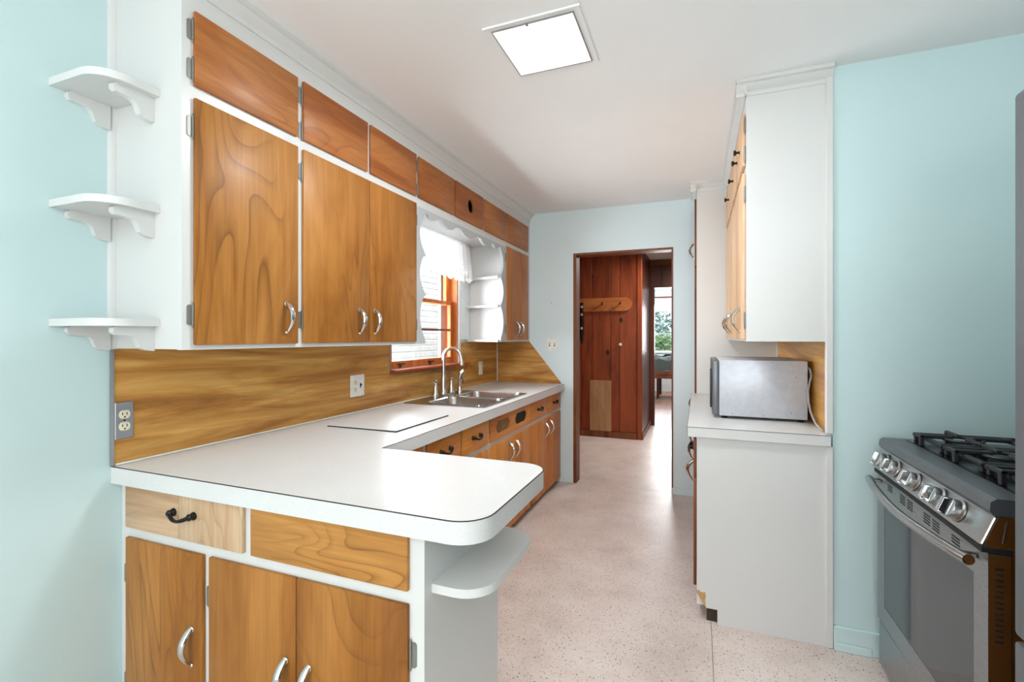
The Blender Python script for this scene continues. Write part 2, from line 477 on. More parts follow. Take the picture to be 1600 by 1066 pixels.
w3 = thing('added_rear_window', (-.25, YR, .45), 'added white framed window behind the camera for the rear fill light', '', kind='structure')  # unseen window, added to give the rear fill lamp an opening
b = B()
b.box(-1.45, .95, YR-.09, YR-.02, .45, .52).box(-1.45, .95, YR-.09, YR-.02, 2.18, 2.25)
for x in (-1.45, -.66, .10, .88): b.box(x, x+.07, YR-.09, YR-.02, .52, 2.18)
b.obj('window_frame', 'white', w3)

# blue baseboard stubs of the right wall and of the door wall
b = B(); b.box(.528, .70, YN-.014, YN, 0, .10, .003).box(.528, .66, YN-.02, YN-.014, 0, .035, .004)
b.obj('baseboard_right', 'blue', None, kind='structure', label='cracked light blue baseboard beside the range')
B().box(-.2, -.03, YB-.008, YB, 0, .055, .003).obj('baseboard_back', 'paleblue', None, kind='structure', label='scuffed pale blue baseboard stub right of the doorway')
B().box(-1.13, -1.042, YB-.008, YB, 0, .045, .003).obj('baseboard_back_left', 'paleblue', None, kind='structure', label='scuffed pale blue baseboard stub left of the doorway')

# door jamb of the hall doorway
t1 = thing('trim_1', (-.6, YB, 0), 'brown wooden jamb lining the hall doorway', '', kind='structure')
B().box(DX0-.028, DX0, YB-.003, YB+.125, 0, DZ+.018).obj('jamb', 'brown', t1)
B().box(DX1, DX1+.012, YB-.003, YB+.125, 0, DZ+.018).obj('jamb', 'brown', t1)
B().box(DX0, DX1, YB-.003, YB+.125, DZ, DZ+.018).obj('head_jamb', 'brown', t1)

# white moulding in the corner between left wall and wall cabinet, and trim beside the right-hand cabinets
B().prism([(XL, .950), (XL+.012, .953), (XL+.017, .962), (XL+.017, .972), (XL, .972)], 'z', 1.266, ZC).obj('trim_2', 'white', None, kind='structure', label='white corner moulding between blue wall and cabinet side')
b = B(); b.box(.500, .527, YN-.012, YN+.012, 0, .846, .003).box(.500, .527, YN-.012, YN+.012, .90, ZC, .003)
b.obj('trim_3', 'white', None, kind='structure', label='white upright trim between right-hand cabinets and blue wall')

# crown mouldings
def crown_prof(x, d):      # (x, z) profile leaning away from x in direction d
    return [(x, 2.375), (x+d*.006, 2.375), (x+d*.008, 2.392), (x+d*.02, 2.402), (x+d*.03, 2.42), (x+d*.042, 2.424), (x+d*.042, ZC), (x, ZC)]
b = B()
b.prism([(p[0], p[1]) for p in crown_prof(-1.454, 1)], 'y', .968, YB)
b.obj('trim_4', 'white', None, kind='structure', label='white crown moulding above the long row of wall cabinets')
b = B()
b.prism([(p[0], p[1]) for p in crown_prof(.20, -1)], 'y', 2.318, 3.735)
b.prism([(q[0], q[1]) for q in [(YN-(x-.2)*1.0, z) for x, z in crown_prof(.2, 1)]], 'x', .158, .525)
b.obj('trim_5', 'white', None, kind='structure', label='white crown moulding above the right-hand wall cabinet')
b = B()
b.prism(crown_prof(-.010, -1), 'y', 3.70, YB)
b.prism([(3.735-(x-.2), z) for x, z in crown_prof(.2, 1)], 'x', -.052, .19)
b.obj('trim_6', 'white', None, kind='structure', label='white crown moulding on top of the tall pantry cabinet')

# ---------------------------------------------------------------- sink window
w = thing('window_1', (XL, 2.91, WZ0), 'orange wooden sash window over the sink', '', kind='structure')
b = B()  # jamb lining
b.box(XL-.12, XL, WY1-.012, WY1, WZ0, WZ1).box(XL-.12, XL, WY0, WY0+.012, WZ0, WZ1).box(XL-.12, XL, WY0, WY1, WZ1-.012, WZ1)
b.obj('window_jamb', 'orange', w)
B().box(XL-.12, XL+.05, WY0-.012, 3.492, WZ0-.018, WZ0, .004).obj('window_sill', 'orange_h', w)
def sash(x0, x1, z0, z1, rails, nm, mats):
    s = B()
    s.box(x0, x1, WY0+.012, WY0+.062, z0, z1, .003).box(x0, x1, WY1-.062, WY1-.012, z0, z1, .003)
    s.box(x0, x1, WY0+.06, WY1-.06, z0, z0+rails[0], .003).box(x0, x1, WY0+.06, WY1-.06, z1-rails[1], z1, .003)
    return s.obj(nm, mats, w)
lo = sash(XL-.062, XL-.030, WZ0, 1.585, (.05, .028), 'lower_sash', 'orange')
up = sash(XL-.100, XL-.068, 1.555, WZ1-.012, (.028, .05), 'upper_sash', 'orange')
B().box(XL-.056, XL-.036, WY0+.06, WY1-.06, 1.352, 1.368).obj('muntin', 'brown', lo)
B().box(XL-.094, XL-.074, WY0+.06, WY1-.06, 1.80, 1.816).obj('muntin', 'brown', up)
for z0, z1, p in ((1.15, 1.352, lo), (1.368, 1.557, lo)):
    B().box(XL-.047, XL-.044, WY0+.06, WY1-.06, z0, z1).obj('pane', 'glass', p, smooth=False)
for z0, z1, p in ((1.583, 1.80, up), (1.816, 2.058, up)):
    B().box(XL-.085, XL-.082, WY0+.06, WY1-.06, z0, z1).obj('pane', 'glass', p, smooth=False)
for y in (2.62, 2.99):
    B().box(XL-.03, XL-.012, y-.035, y+.035, WZ0+.026, WZ0+.034, .002).tube([(XL-.013, y-.03, WZ0+.03), (XL-.008, y-.03, WZ0+.018), (XL-.013, y-.03, WZ0+.008)], .006, 6).obj('sash_lift', 'blackpull', lo)
b = B()
b.box(XL-.135, XL-.112, WY1-.075, WY1-.02, WZ0, WZ1).box(XL-.135, XL-.112, WY0, WY0+.05, WZ0, WZ1).box(XL-.135, XL-.112, WY0, WY1, WZ0-.02, WZ0+.03)
b.obj('storm_frame', 'storm', w)
b = B()
b.box(XL, XL+.012, 3.362, 3.545, 1.283, 2.05, .002).box(XL, XL+.012, WY0-.20, WY0-.002, 1.283, 2.05, .002).box(XL, XL+.010, 3.362, 3.39, 1.101, 1.283)
b.obj('casing', 'whitewall', w)

# ================================================================== shared fittings
def pull_mesh():
    s = B(); path = []; rad = []
    n = 12
    for i in range(n+1):
        t = i / n
        path.append((.004 + .030 * math.sin(math.pi * (t ** .85)), 0, .056 - .112 * t))
        rad.append(0.0078 * (1 - t) ** .6 * (1 if t > .08 else .8) + .0028 + .002 * math.sin(math.pi*t))
    s.tube(path, rad, 10, .8)
    s.lathe([(.010, 0), (.010, .003), (.007, .006)], (0, 0, .053), 'x', 12)
    s.lathe([(.006, 0), (.006, .003), (.004, .006)], (0, 0, -.055), 'x', 10)
    return s.mesh('chrome_pull', 'chrome')
def bail_mesh():
    s = B()
    for y in (-.045, .045):
        s.lathe([(.0125, 0), (.0125, .004), (.009, .010), (.011, .016), (.007, .021)], (0, y, 0), 'x', 12)
    path = []
    for i in range(11):
        t = i/10
        path.append((.016 + .010*math.sin(math.pi*t), -.045 + .09*t, -.014*math.sin(math.pi*t)))
    s.tube(path, [.0045 + .002*abs(math.cos(math.pi*i/10)) for i in range(11)], 8)
    return s.mesh('black_bail_pull', 'blackpull')
def hinge_mesh():
    s = B()
    s.prism([(-.016, -.026), (-.012, -.031), (-.004, -.031), (-.004, .031), (-.012, .031), (-.016, .026)], 'x', 0, .0025)
    s.lathe([(.001, -.040), (.0032, -.034), (.0025, -.030), (.0034, -.029), (.0034, .029), (.0025, .030), (.0032, .034), (.001, .040)], (.004, 0, 0), 'z', 8)
    return s.mesh('hinge', 'hinge')
def knob_mesh():
    s = B(); s.lathe([(.008, 0), (.006, .004), (.005, .014), (.012, .018), (.014, .023), (.010, .028)], (0, 0, 0), 'x', 12)
    return s.mesh('black_knob', 'blackpull')
PULL, BAIL, HINGE, KNOB = pull_mesh(), bail_mesh(), hinge_mesh(), knob_mesh()
FACE = {'+x': 0.0, '-y': -math.pi/2, '-x': math.pi}

def door(parent, face, plane, a0, a1, z0, z1, mat, name='door', th=.012, label=None, holes=()):
    """slab whose front lies in `plane`; a0..a1 runs along the other horizontal axis"""
    s = B()
    if holes:
        s.prism([(a0, z0), (a1, z0), (a1, z1), (a0, z1)], 'x', plane-th, plane, holes)
    elif face == '+x': s.box(plane-th, plane, a0, a1, z0, z1, .0035, 2)
    elif face == '-x': s.box(plane, plane+th, a0, a1, z0, z1, .0035, 2)
    else: s.box(a0, a1, plane, plane+th, z0, z1, .0035, 2)
    return s.obj(name, mat, parent, label=label)
def fit(me, name, parent, face, plane, a, z, flip=False):
    loc = (plane, a, z) if face in ('+x', '-x') else (a, plane, z)
    rot = (math.pi if flip else 0, 0, FACE[face])
    return put(name, me, loc, parent, rot)

# ================================================================== LEFT WALL CABINETS
FP = -1.454            # face frame plane
def frame_members(parent, y0, y1, z0, z1, stiles, rails, mat='white'):
    s = B()
    for a, c in stiles: s.box(FP-.02, FP, a, c, z0, z1)
    for a, c in rails: s.box(FP-.0195, FP-.0002, y0+.001, y1-.001, a, c - (.0005 if c > 2.43 else 0))
    return s.obj('face_frame', mat, parent)
ZR = [(1.266, 1.290), (2.036, 2.090), (2.304, ZC)]
Y0, Y1 = .968, 2.248
c1 = thing('wall_cabinet', (-1.62, 1.6, 1.266), 'white wall cabinet with maple doors, nearest to the corner shelves', 'cabinet', 'wall cabinets on the left')
b = B()
b.box(XL+.001, FP-.02, Y0, Y0+.018, 1.268, ZC-.002)
b.box(XL+.001, FP-.02, Y1-.018, Y1, 1.268, ZC-.002)
b.box(XL+.001, FP-.02, Y0+.018, Y1-.018, 1.268, 1.284)
b.box(XL+.001, XL+.006, Y0+.018, Y1-.018, 1.284, ZC-.002)
b.box(XL+.006, FP-.02, Y0+.018, Y1-.018, 2.045, 2.06)
b.obj('body', 'white', c1)
frame_members(c1, Y0, Y1, 1.266, ZC-.001, [(Y0, 1.010), (1.400, 1.441), (2.226, Y1)], ZR)
s = B(); s.box(FP-.02, FP, 1.816, 1.852, 2.07, 2.32); s.obj('frame_stile', 'white', c1)
for a0, a1, hs in ((1.002, 1.407, (.999, (2.252, 2.132))), (1.434, 1.824, (1.431, (2.254, 2.116))), (1.844, 2.237, None)):
    d = door(c1, '+x', XU, a0, a1, 2.082, 2.313, 'fir_h')
    if hs:
        for z in hs[1]: fit(HINGE, 'hinge', d, '+x', FP+.0005, hs[0], z)
for a0, a1, hy, fl_, hz in ((1.002, 1.407, .999, False, 1.348), (1.434, 1.8345, 1.431, False, 1.762), (1.8365, 2.237, 2.240, True, 1.872)):
    d = door(c1, '+x', XU, a0, a1, 1.281, 2.045, 'maple')
    for z in (1.955, 1.374): fit(HINGE, 'hinge', d, '+x', FP+.0005, hy, z, fl_)
    fit(PULL, 'handle', d, '+x', XU, hz, 1.378)

# bridge cabinet over the window with scalloped valance
c2 = thing('bridge_cabinet', (-1.62, 2.9, 2.04), 'shallow cabinet over the window with scalloped white valance', 'cabinet', 'wall cabinets on the left')
Y2, Y3 = 2.2485, 3.554
b = B()
b.box(XL+.001, FP-.02, Y2, Y3, 2.05, 2.066)
b.box(XL+.001, XL+.008, Y2, Y3, 2.066, ZC-.002)
b.obj('body', 'white', c2)
frame_members(c2, Y2, Y3, 2.036, ZC-.001, [(Y2, 2.268), (2.666, 2.698), (3.10, 3.144), (3.530, Y3)], ZR[1:])
cz, cy, cr = 2.196, 2.905, .044
circ = [(cy + cr*math.cos(2*math.pi*k/24), cz + cr*math.sin(2*math.pi*k/24)) for k in range(24)]
for a0, a1, hl in ((2.259, 2.674, (2.249 + .006,)), (2.690, 3.109, ()), (3.135, 3.538, (3.128,))):
    d = door(c2, '+x', XU, a0, a1, 2.082, 2.310, 'fir_h', holes=[circ] if a0 == 2.690 else (), label='orange plywood door with a round vent hole' if a0 == 2.690 else None)
    for y in hl:
        for z in (2.255, 2.125): fit(HINGE, 'hinge', d, '+x', FP+.0005, y, z)
# scalloped board
def scallop():
    mid = 2.90
    half = []          # from the centre lobe outward: list of (dy, z)
    # plateaus (cusps) and lobes measured from the middle
    cus = [(.115, .185), (.375, .415), (.525, .555)]
    lob = 1.980
    pts = []
    prev = -.115
    for k in range(0, 9):      # half of the centre lobe
        a = k / 8 * .5
        pts.append((.115 * (k/8), 2.014 - .036 * math.sin(math.pi*(.5 + a)) ** .75 if k < 8 else 2.014))
    for (c0, c1_), nxt in zip(cus, (.375, .525, None)):
        pts.append((c0+.010, 2.019)); pts.append((c1_-.010, 2.012)); pts.append((c1_, 2.018))
        if nxt:
            dep = .036 if nxt < .5 else .026
            for k in range(1, 9):
                pts.append((c1_ + (nxt-c1_) * k/8, 2.016 - dep * math.sin(math.pi*k/8) ** .75))
    # down the side: three bulges
    zs = [(2.0, 1.79), (1.775, 1.56), (1.545, 1.30)]
    for za, zb in zs:
        pts.append((.562, za))
        for k in range(1, 10):
            pts.append((.562 + .050 * math.sin(math.pi*k/10) ** .8, za + (zb-za)*k/10))
        pts.append((.562, zb))
    pts.append((.562, 1.268))
    right = [(mid + a, z) for a, z in pts]; left = [(mid - a, z) for a, z in pts[1:]]
    inner = left[::-1] + right
    return [(Y2+.0005, 1.268), ] + inner + [(Y3-.0005, 1.268), (Y3-.0005, 2.0362), (Y2+.0005, 2.0362)]
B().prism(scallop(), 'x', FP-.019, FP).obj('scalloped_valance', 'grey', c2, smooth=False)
for k, z in enumerate((1.782, 1.552, 1.276)):
    B().prism([(XL+.013, 3.552), (XL+.013, 3.500), (-1.58, 3.47), (-1.515, 3.455), (-1.480, 3.44), (FP-.0195, 3.44), (FP-.0195, 3.552)], 'z', z-.009, z+.009).obj('shelf', 'white', c2)
    B().prism([(XL+.013, 2.25), (XL+.013, 2.30), (-1.58, 2.33), (-1.515, 2.36), (-1.480, 2.383), (FP-.0195, 2.383), (FP-.0195, 2.25)], 'z', z-.009, z+.009).obj('shelf', 'white', c2)

# far wall cabinet
c3 = thing('wall_cabinet', (-1.62, 3.85, 1.266), 'narrow wall cabinet with orange maple doors in the far corner', 'cabinet', 'wall cabinets on the left')
Y4, Y5 = 3.5545, 4.148
b = B()
b.box(XL+.001, FP-.02, Y4, Y4+.018, 1.268, ZC-.002).box(XL+.001, FP-.02, Y5-.018, Y5, 1.268, ZC-.002)
b.box(XL+.001, FP-.02, Y4+.018, Y5-.018, 1.268, 1.284).box(XL+.001, XL+.006, Y4+.018, Y5-.018, 1.284, ZC-.002)
b.obj('body', 'white', c3)
frame_members(c3, Y4, Y5, 1.266, ZC-.001, [(Y4, 3.575), (4.074, Y5)], ZR)
d = door(c3, '+x', XU, 3.563, 4.082, 2.082, 2.312, 'fir_h')
for z in (2.255, 2.125): fit(HINGE, 'hinge', d, '+x', FP+.0005, 3.558, z)
for a0, a1, hy, fl_, py in ((3.568, 3.820, 3.563, False, 3.77), (3.823, 4.082, 4.086, True, 3.87)):
    d = door(c3, '+x', XU, a0, a1, 1.281, 2.045, 'fir_z')
    for z in (1.955, 1.374): fit(HINGE, 'hinge', d, '+x', FP+.0005, hy, z, fl_)
    fit(PULL, 'handle', d, '+x', XU, py, 1.375)

# corner shelves
def bracket_profile():       # (outward, down)
    return [(0, 0), (.105, 0), (.112, -.006), (.112, -.018), (.105, -.025), (.09, -.027), (.072, -.027), (.058, -.031), (.048, -.042), (.044, -.055), (.040, -.064), (.028, -.072), (.012, -.075), (0, -.076)]
for z, lab in ((2.050, 'top white corner shelf on scrolled brackets at the wall cabinet side'),
               (1.690, 'middle white corner shelf on scrolled brackets at the wall cabinet side'),
               (1.338, 'lowest white corner shelf on scrolled brackets at the wall cabinet side')):
    t = thing('corner_shelf', (XL+.1, .9, z), lab, 'shelf', 'corner shelves on the cabinet side')
    pts = [(XL, .9675), (XL, .802)]
    cx, cy, r = -1.632, .882, .080
    for k in range(9):
        a = R(270 + 90*k/8); pts.append((cx + r*math.cos(a), cy + r*math.sin(a)))
    pts.append((-1.552, .9675))
    B().prism(pts, 'z', z, z+.022).obj('shelf_board', 'white', t)
    B().prism([(XL, .950), (XL, .802), (XL, .802)][:0] + [(.9500 - o*1.0, z + h) for o, h in bracket_profile()], 'x', XL+.0005, XL+.019).obj('bracket', 'white', t)
    B().prism([(-1.585 - 0*o, 0) for o, h in bracket_profile()][:0] + [(.9675 - o, z + h) for o, h in bracket_profile()], 'x', -1.600, -1.578).obj('bracket', 'white', t)

# lace curtain
cv = thing('lace_valance', (-1.745, 2.93, 2.03), 'white ruffled lace valance hanging over the sink window', 'curtain')
B().tube([(-1.735, 2.40, 2.035), (-1.735, 3.455, 2.035)], .006, 8).obj('curtain_rod', 'white', cv)
bm = bmesh.new(); NY, NZ = 220, 26; grid = []
for i in range(NY+1):
    y = 2.41 + (3.452 - 2.41) * i/NY
    row = []
    ph = i/NY * 2*math.pi
    zig = abs(((i/NY*30) % 1) - .5) * .05
    bot = 1.735 + zig
    for j in range(NZ+1):
        t = j/NZ
        z = 2.062 + (bot - 2.062) * t
        amp = .004 + .014 * min(1, t*1.6)
        dx = amp * (math.sin(ph*17 + 1.3*math.sin(ph*3)) * .7 + .4 * math.sin(ph*29 + t*1.5))
        if t < .12: dx *= .6; dx += .004 * math.sin(ph*60)
        x = -1.735 + .010 + dx + .022 * t
        row.append(bm.verts.new((x, y, z)))
    grid.append(row)
for i in range(NY):
    for j in range(NZ):
        bm.faces.new((grid[i][j], grid[i+1][j], grid[i+1][j+1], grid[i][j+1]))
s = B(); s.bm.free(); s.bm = bm; s.obj('lace_cloth', 'lace', cv)

# ================================================================== BACKSPLASH, OUTLETS
bs = thing('backsplash', (XL, 2.5, ZT), 'golden brown woodgrain backsplash along the sink wall', 'backsplash')
B().prism([(.966, ZT+.001), (4.143, ZT+.001), (4.143, 1.266), (3.392, 1.266), (3.392, 1.081), (2.455, 1.081), (2.455, 1.266), (.966, 1.266)], 'x', XL+.0002, XL+.006).obj('panel', 'splash', bs, smooth=False)
B().prism([(XL+.006, ZT+.001), (-1.153, ZT+.001), (-1.153, .902), (-1.452, 1.266), (XL+.006, 1.266)], 'y', YB-.006, YB-.0002).obj('panel', 'splash_b', bs, smooth=False)
B().box(XL+.0002, XL+.009, .957, .9655, ZT+.001, 1.2655).obj('edge_strip', 'alu', bs)
B().box(XL+.0061, XL+.012, 2.450, 2.456, 1.083, 1.266).obj('edge_strip', 'alu', bs)
B().box(XL+.0061, XL+.012, 4.132, 4.1435, ZT+.008, 1.266).obj('edge_strip', 'plate', bs)
b = B()
b.tube([(-1.150, YB-.006, .900), (-1.449, YB-.006, 1.266)], .006, 6)
b.obj('edge_strip', 'plate', bs)
b = B()
b.tube([(XL+.0095, .97, ZT+.004), (XL+.0095, 4.13, ZT+.004)], .0035, 6)
b.obj('edge_strip', 'plate', bs)

def duplex(parent, x, yc, zc, mat='ivory', h=.0135, gap=.0195):
    for dz in (gap, -gap):
        r = B(); r.prism([(yc + .0165*math.cos(a)*1.0, zc + dz + max(-.0135, min(.0135, .0165*math.sin(a)))) for a in [2*math.pi*k/20 for k in range(20)]], 'x', x, x+.003)
        ro = r.obj('receptacle', mat, parent)
        q = B()
        q.box(x+.003, x+.0034, yc-.008, yc-.0055, zc+dz-.002, zc+dz+.007).box(x+.003, x+.0034, yc+.005, yc+.0075, zc+dz-.002, zc+dz+.007)
        q.lathe([(.0028, 0), (.0028, .0004)], (x+.003, yc, zc+dz-.008), 'x', 10)
        q.obj('slot', 'dark', ro)
X6 = XL + .0062
o = thing('outlet', (X6, .995, 1.03), 'ivory double outlet in a worn grey metal plate by the blue wall', 'outlet')
B().box(X6, X6+.004, .9675, 1.022, .968, 1.090, .0015).obj('cover_plate', 'zinc', o)
duplex(o, X6+.004, .994, 1.029)
B().lathe([(.003, 0), (.003, .002)], (X6+.004, .994, 1.029), 'x', 8).obj('screw', 'blackpull', o)
o = thing('outlet', (X6, 2.15, 1.03), 'wide white outlet and switch plate left of the sink', 'outlet')
B().box(X6, X6+.005, 2.095, 2.210, .973, 1.094, .002).obj('cover_plate', 'plate', o)
duplex(o, X6+.005, 2.130, 1.033)
B().box(X6+.005, X6+.0058, 2.172, 2.180, 1.02, 1.046).box(X6+.005, X6+.014, 2.173, 2.179, 1.032, 1.042, .001).obj('toggle', 'blackpull', o)
o = thing('outlet', (X6, 3.77, 1.03), 'narrow white outlet in the corner right of the sink', 'outlet')
B().box(X6, X6+.006, 3.733, 3.806, .975, 1.092, .002).obj('cover_plate', 'ivory', o)
duplex(o, X6+.006, 3.770, 1.033, 'plate')
o = thing('light_switch', (-1.238, YB, 1.237), 'white double toggle light switch left of the doorway', 'light switch')
B().box(-1.294, -1.182, YB-.006, YB-.0002, 1.180, 1.292, .002).obj('cover_plate', 'plate', o)
for x in (-1.262, -1.214):
    B().box(x-.006, x+.006, YB-.0068, YB-.006, 1.222, 1.250).obj('toggle_slot', 'dark', o)
    B().prism([(YB-.0068, 1.232), (YB-.016, 1.240), (YB-.016, 1.246), (YB-.0068, 1.240)], 'x', x-.004, x+.004).obj('toggle', 'plate', o)
B().lathe([(.004, 0), (.003, .003)], (-1.245, YB-.0002, 1.62), (0, -1, 0), 8).obj('wall_screw', 'blackpull', None, label='small dark screw hole on pale blue wall above the light switch', cat='screw')

# ================================================================== BASE CABINETS OF THE SINK RUN
XB, FB = -1.150, -1.162
def base_frame(parent, y0, y1, stiles, rails=((.043, .062), (.637, .680), (.806, .826))):
    s = B()
    for a, c in stiles: s.box(FB-.02, FB, a, c, .043, .826)
    for a, c in rails: s.box(FB-.0195, FB-.0002, y0+.001, y1-.001, max(a, .0435), min(c, .8255))
    s.obj('face_frame', 'white', parent)
    s = B()
    s.box(XL+.02, FB-.02, y0, y0+.016, .043, .826).box(XL+.02, FB-.02, y1-.016, y1, .043, .826).box(XL+.02, FB-.02, y0+.016, y1-.016, .043, .06)
    s.obj('body', 'white', parent)
    B().box(FB-.075, FB-.055, y0, y1, 0, .043).obj('toe_kick', 'toe', parent)
ZD0, ZD1, ZB0, ZB1 = .672, .815, .050, .645
u = thing('base_cabinet', (-1.45, 3.73, 0), 'red-brown base cabinet with two small drawers at the far wall', 'cabinet', 'base cabinets of the sink run')
base_frame(u, 3.305, 4.148, [(3.305, 3.332), (3.695, 3.757), (4.115, 4.148)])
for a0, a1 in ((3.323, 3.703), (3.748, 4.123)):
    d = door(u, '+x', XB, a0, a1, ZD0, ZD1, 'base_h', 'drawer'); fit(BAIL, 'handle', d, '+x', XB, (a0+a1)/2, .748)
for a0, a1, py in ((3.323, 3.718, 3.66), (3.721, 4.123, 3.79)):
    d = door(u, '+x', XB, a0, a1, ZB0, ZB1, 'base_z'); fit(PULL, 'handle', d, '+x', XB, py, .555)
u = thing('sink_base_cabinet', (-1.45, 2.93, 0), 'red-brown sink base cabinet with two vent openings in its front', 'cabinet', 'base cabinets of the sink run')
base_frame(u, 2.558, 3.304, [(2.558, 2.586), (3.294, 3.304)])
oct_ = lambda y0, y1, z0, z1, r=.028: [(y0+r, z0), (y1-r, z0), (y1, z0+r), (y1, z1-r), (y1-r, z1), (y0+r, z1), (y0, z1-r), (y0, z0+r)]
v1 = oct_(2.665, 2.895, .708, .785); v2 = oct_(2.99, 3.225, .708, .785)
d = door(u, '+x', XB, 2.578, 3.302, ZD0, ZD1, 'base_h', 'vent_panel', holes=[v1, v2])
b = B()
for k in range(26):
    y = 2.662 + k*.0095; b.box(XB-.0105, XB-.0085, y, y+.0022, .706, .788)
for k in range(9):
    z = .708 + k*.0095; b.box(XB-.010, XB-.008, 2.662, 2.90, z, z+.0022)
b.obj('vent_mesh', 'ply', d)
B().box(XB-.0118, XB-.0112, 2.60, 3.28, .69, .80).obj('vent_back', 'dark', d)
for a0, a1, py in ((2.578, 2.938, 2.885), (2.941, 3.302, 2.99)):
    d = door(u, '+x', XB, a0, a1, ZB0, ZB1, 'base_z'); fit(PULL, 'handle', d, '+x', XB, py, .555)
u = thing('base_cabinet', (-1.45, 2.2, 0), 'red-brown base cabinet with two drawers left of the sink base', 'cabinet', 'base cabinets of the sink run')
base_frame(u, 1.850, 2.557, [(1.850, 1.880), (2.194, 2.228), (2.538, 2.557)])
for a0, a1 in ((1.872, 2.202), (2.220, 2.546)):
    d = door(u, '+x', XB, a0, a1, ZD0, ZD1, 'base_h', 'drawer'); fit(BAIL, 'handle', d, '+x', XB, (a0+a1)/2, .752)
    d = door(u, '+x', XB, a0, a1, ZB0, ZB1, 'base_z'); fit(PULL, 'handle', d, '+x', XB, a0+.05, .555)
u = thing('corner_base_cabinet', (-1.45, 1.65, 0), 'red-brown corner cabinet where the sink run meets the peninsula', 'cabinet', 'base cabinets of the sink run')
base_frame(u, 1.462, 1.849, [(1.462, 1.510), (1.832, 1.849)])
door(u, '+x', XB, 1.502, 1.840, ZD0, ZD1, 'base_h', 'drawer'); door(u, '+x', XB, 1.502, 1.840, ZB0, ZB1, 'base_z')

# ================================================================== PENINSULA
YP, FPY = .980, .992
pn = thing('peninsula_cabinet', (-1.2, 1.2, 0), 'white peninsula cabinet with maple doors in the foreground', 'cabinet')
s = B()
for a, c in ((-1.784, -1.739), (-1.389, -1.347), (-.667, -.618)): s.box(a, c, FPY, FPY+.02, 0, .826)
s.box(-1.224, -1.177, FPY, FPY+.02, .66, .826)
for a, c in ((0, .055), (.643, .692), (.817, .826)): s.box(-1.783, -.619, FPY+.0002, FPY+.0195, a+.0005, c-.0005)
s.obj('face_frame', 'white', pn)
B().box(-.636, -.618, FPY+.02, 1.445, 0, .826).obj('end_panel', 'white', pn)
s = B(); s.box(-1.16, -.636, 1.430, 1.445, 0, .826).box(-1.784, -.636, FPY+.02, 1.43, .03, .05)
s.obj('body', 'white', pn)
for a0, a1, mt in ((-1.747, -1.215, 'pale_h'), (-1.185, -.659, 'maple_h')):
    d = door(pn, '-y', YP, a0, a1 if mt != 'pale_h' else -1.4885, .683, .825, mt, 'drawer', label='pale worn drawer front with a black pull' if mt == 'pale_h' else None)
    if mt == 'pale_h':
        B().box(-1.4878, a1, YP, YP+.012, .683, .825, .0025, 2).obj('drawer_leaf', 'pale_z2', d)
    if mt == 'pale_h': fit(BAIL, 'handle', d, '-y', YP, -1.462, .765)
for a0, a1, px, hx, fl_ in ((-1.746, -1.381, -1.425, -1.750, False), (-1.355, -1.0155, -1.050, -1.359, False), (-1.0125, -.659, -.968, -.655, True)):
    d = door(pn, '-y', YP, a0, a1, .045, .651, 'maple')
    fit(PULL, 'handle', d, '-y', YP, px, .368)
    for z in (.527, .17): fit(HINGE, 'hinge', d, '-y', FPY-.0005, hx, z, fl_)
B().prism(rrect(-.618, -.472, 1.026, 1.424, .085, 7, (0, 1, 1, 0)), 'z', .668, .690).obj('wrap_shelf', 'white', pn, label='small white rounded end shelf')

# ================================================================== COUNTERTOP (L shaped)
ct = thing('countertop', (-1.4, 2.2, ZT-.055), 'L-shaped speckled grey laminate countertop with the sink and rounded peninsula end', 'countertop')
def arc(cx, cy, r, a0, a1, n=8): return [(cx + r*math.cos(R(a0+(a1-a0)*k/n)), cy + r*math.sin(R(a0+(a1-a0)*k/n))) for k in range(n+1)]
XE, YPF, YI, XF = -.4535, .960, 1.498, -1.120
front = [(XL+.0005, YPF)] + arc(XE-.085, YPF+.085, .085, 270, 360) + arc(XE-.085, YI-.085, .085, 0, 90) + [(XF, YI), (XF, YB-.0005)]
outline = front + [(XL+.0005, YB-.0005)]
sinkhole = rrect(-1.70, -1.20, 2.575, 3.300, .03, 3)
s = B(); s.prism(outline, 'z', ZT-.055, ZT, [sinkhole])
s.obj('slab', 'lam', ct)
bm = bmesh.new()
off = []
for i, p in enumerate(front):
    p = Vector(p); a = Vector(front[max(i-1, 0)]); c = Vector(front[min(i+1, len(front)-1)])
    d1 = (p - a).normalized() if i else (c - p).normalized(); d2 = (c - p).normalized() if i < len(front)-1 else d1
    n = Vector(((d1+d2).y, -(d1+d2).x)).normalized()
    off.append((p, n))
rows = []
for p, n in off:
    rows.append([bm.verts.new((p.x + n.x*k, p.y + n.y*k, z)) for k, z in ((-.0025, ZT+.0002), (.0005, ZT+.0002), (.0005, ZT-.0018), (-.001, ZT-.0018))])
for A, C in zip(rows, rows[1:]):
    for k in range(3): bm.faces.new((A[k], C[k], C[k+1], A[k+1]))
s = B(); s.bm.free(); s.bm = bm; s.obj('edge_seam', 'toe', ct)

# inset board lying on the counter
bd = thing('counter_board', (-1.43, 2.0, ZT), 'pale grey laminate cutting board lying on the counter by the sink', 'cutting board')
B().box(-1.632, -1.244, 1.765, 2.235, ZT+.0043, ZT+.008, .001).obj('board', 'lam', bd)
B().box(-1.630, -1.2425, 1.7635, 2.2335, ZT+.0003, ZT+.0043).obj('board_rim', 'dark', bd)

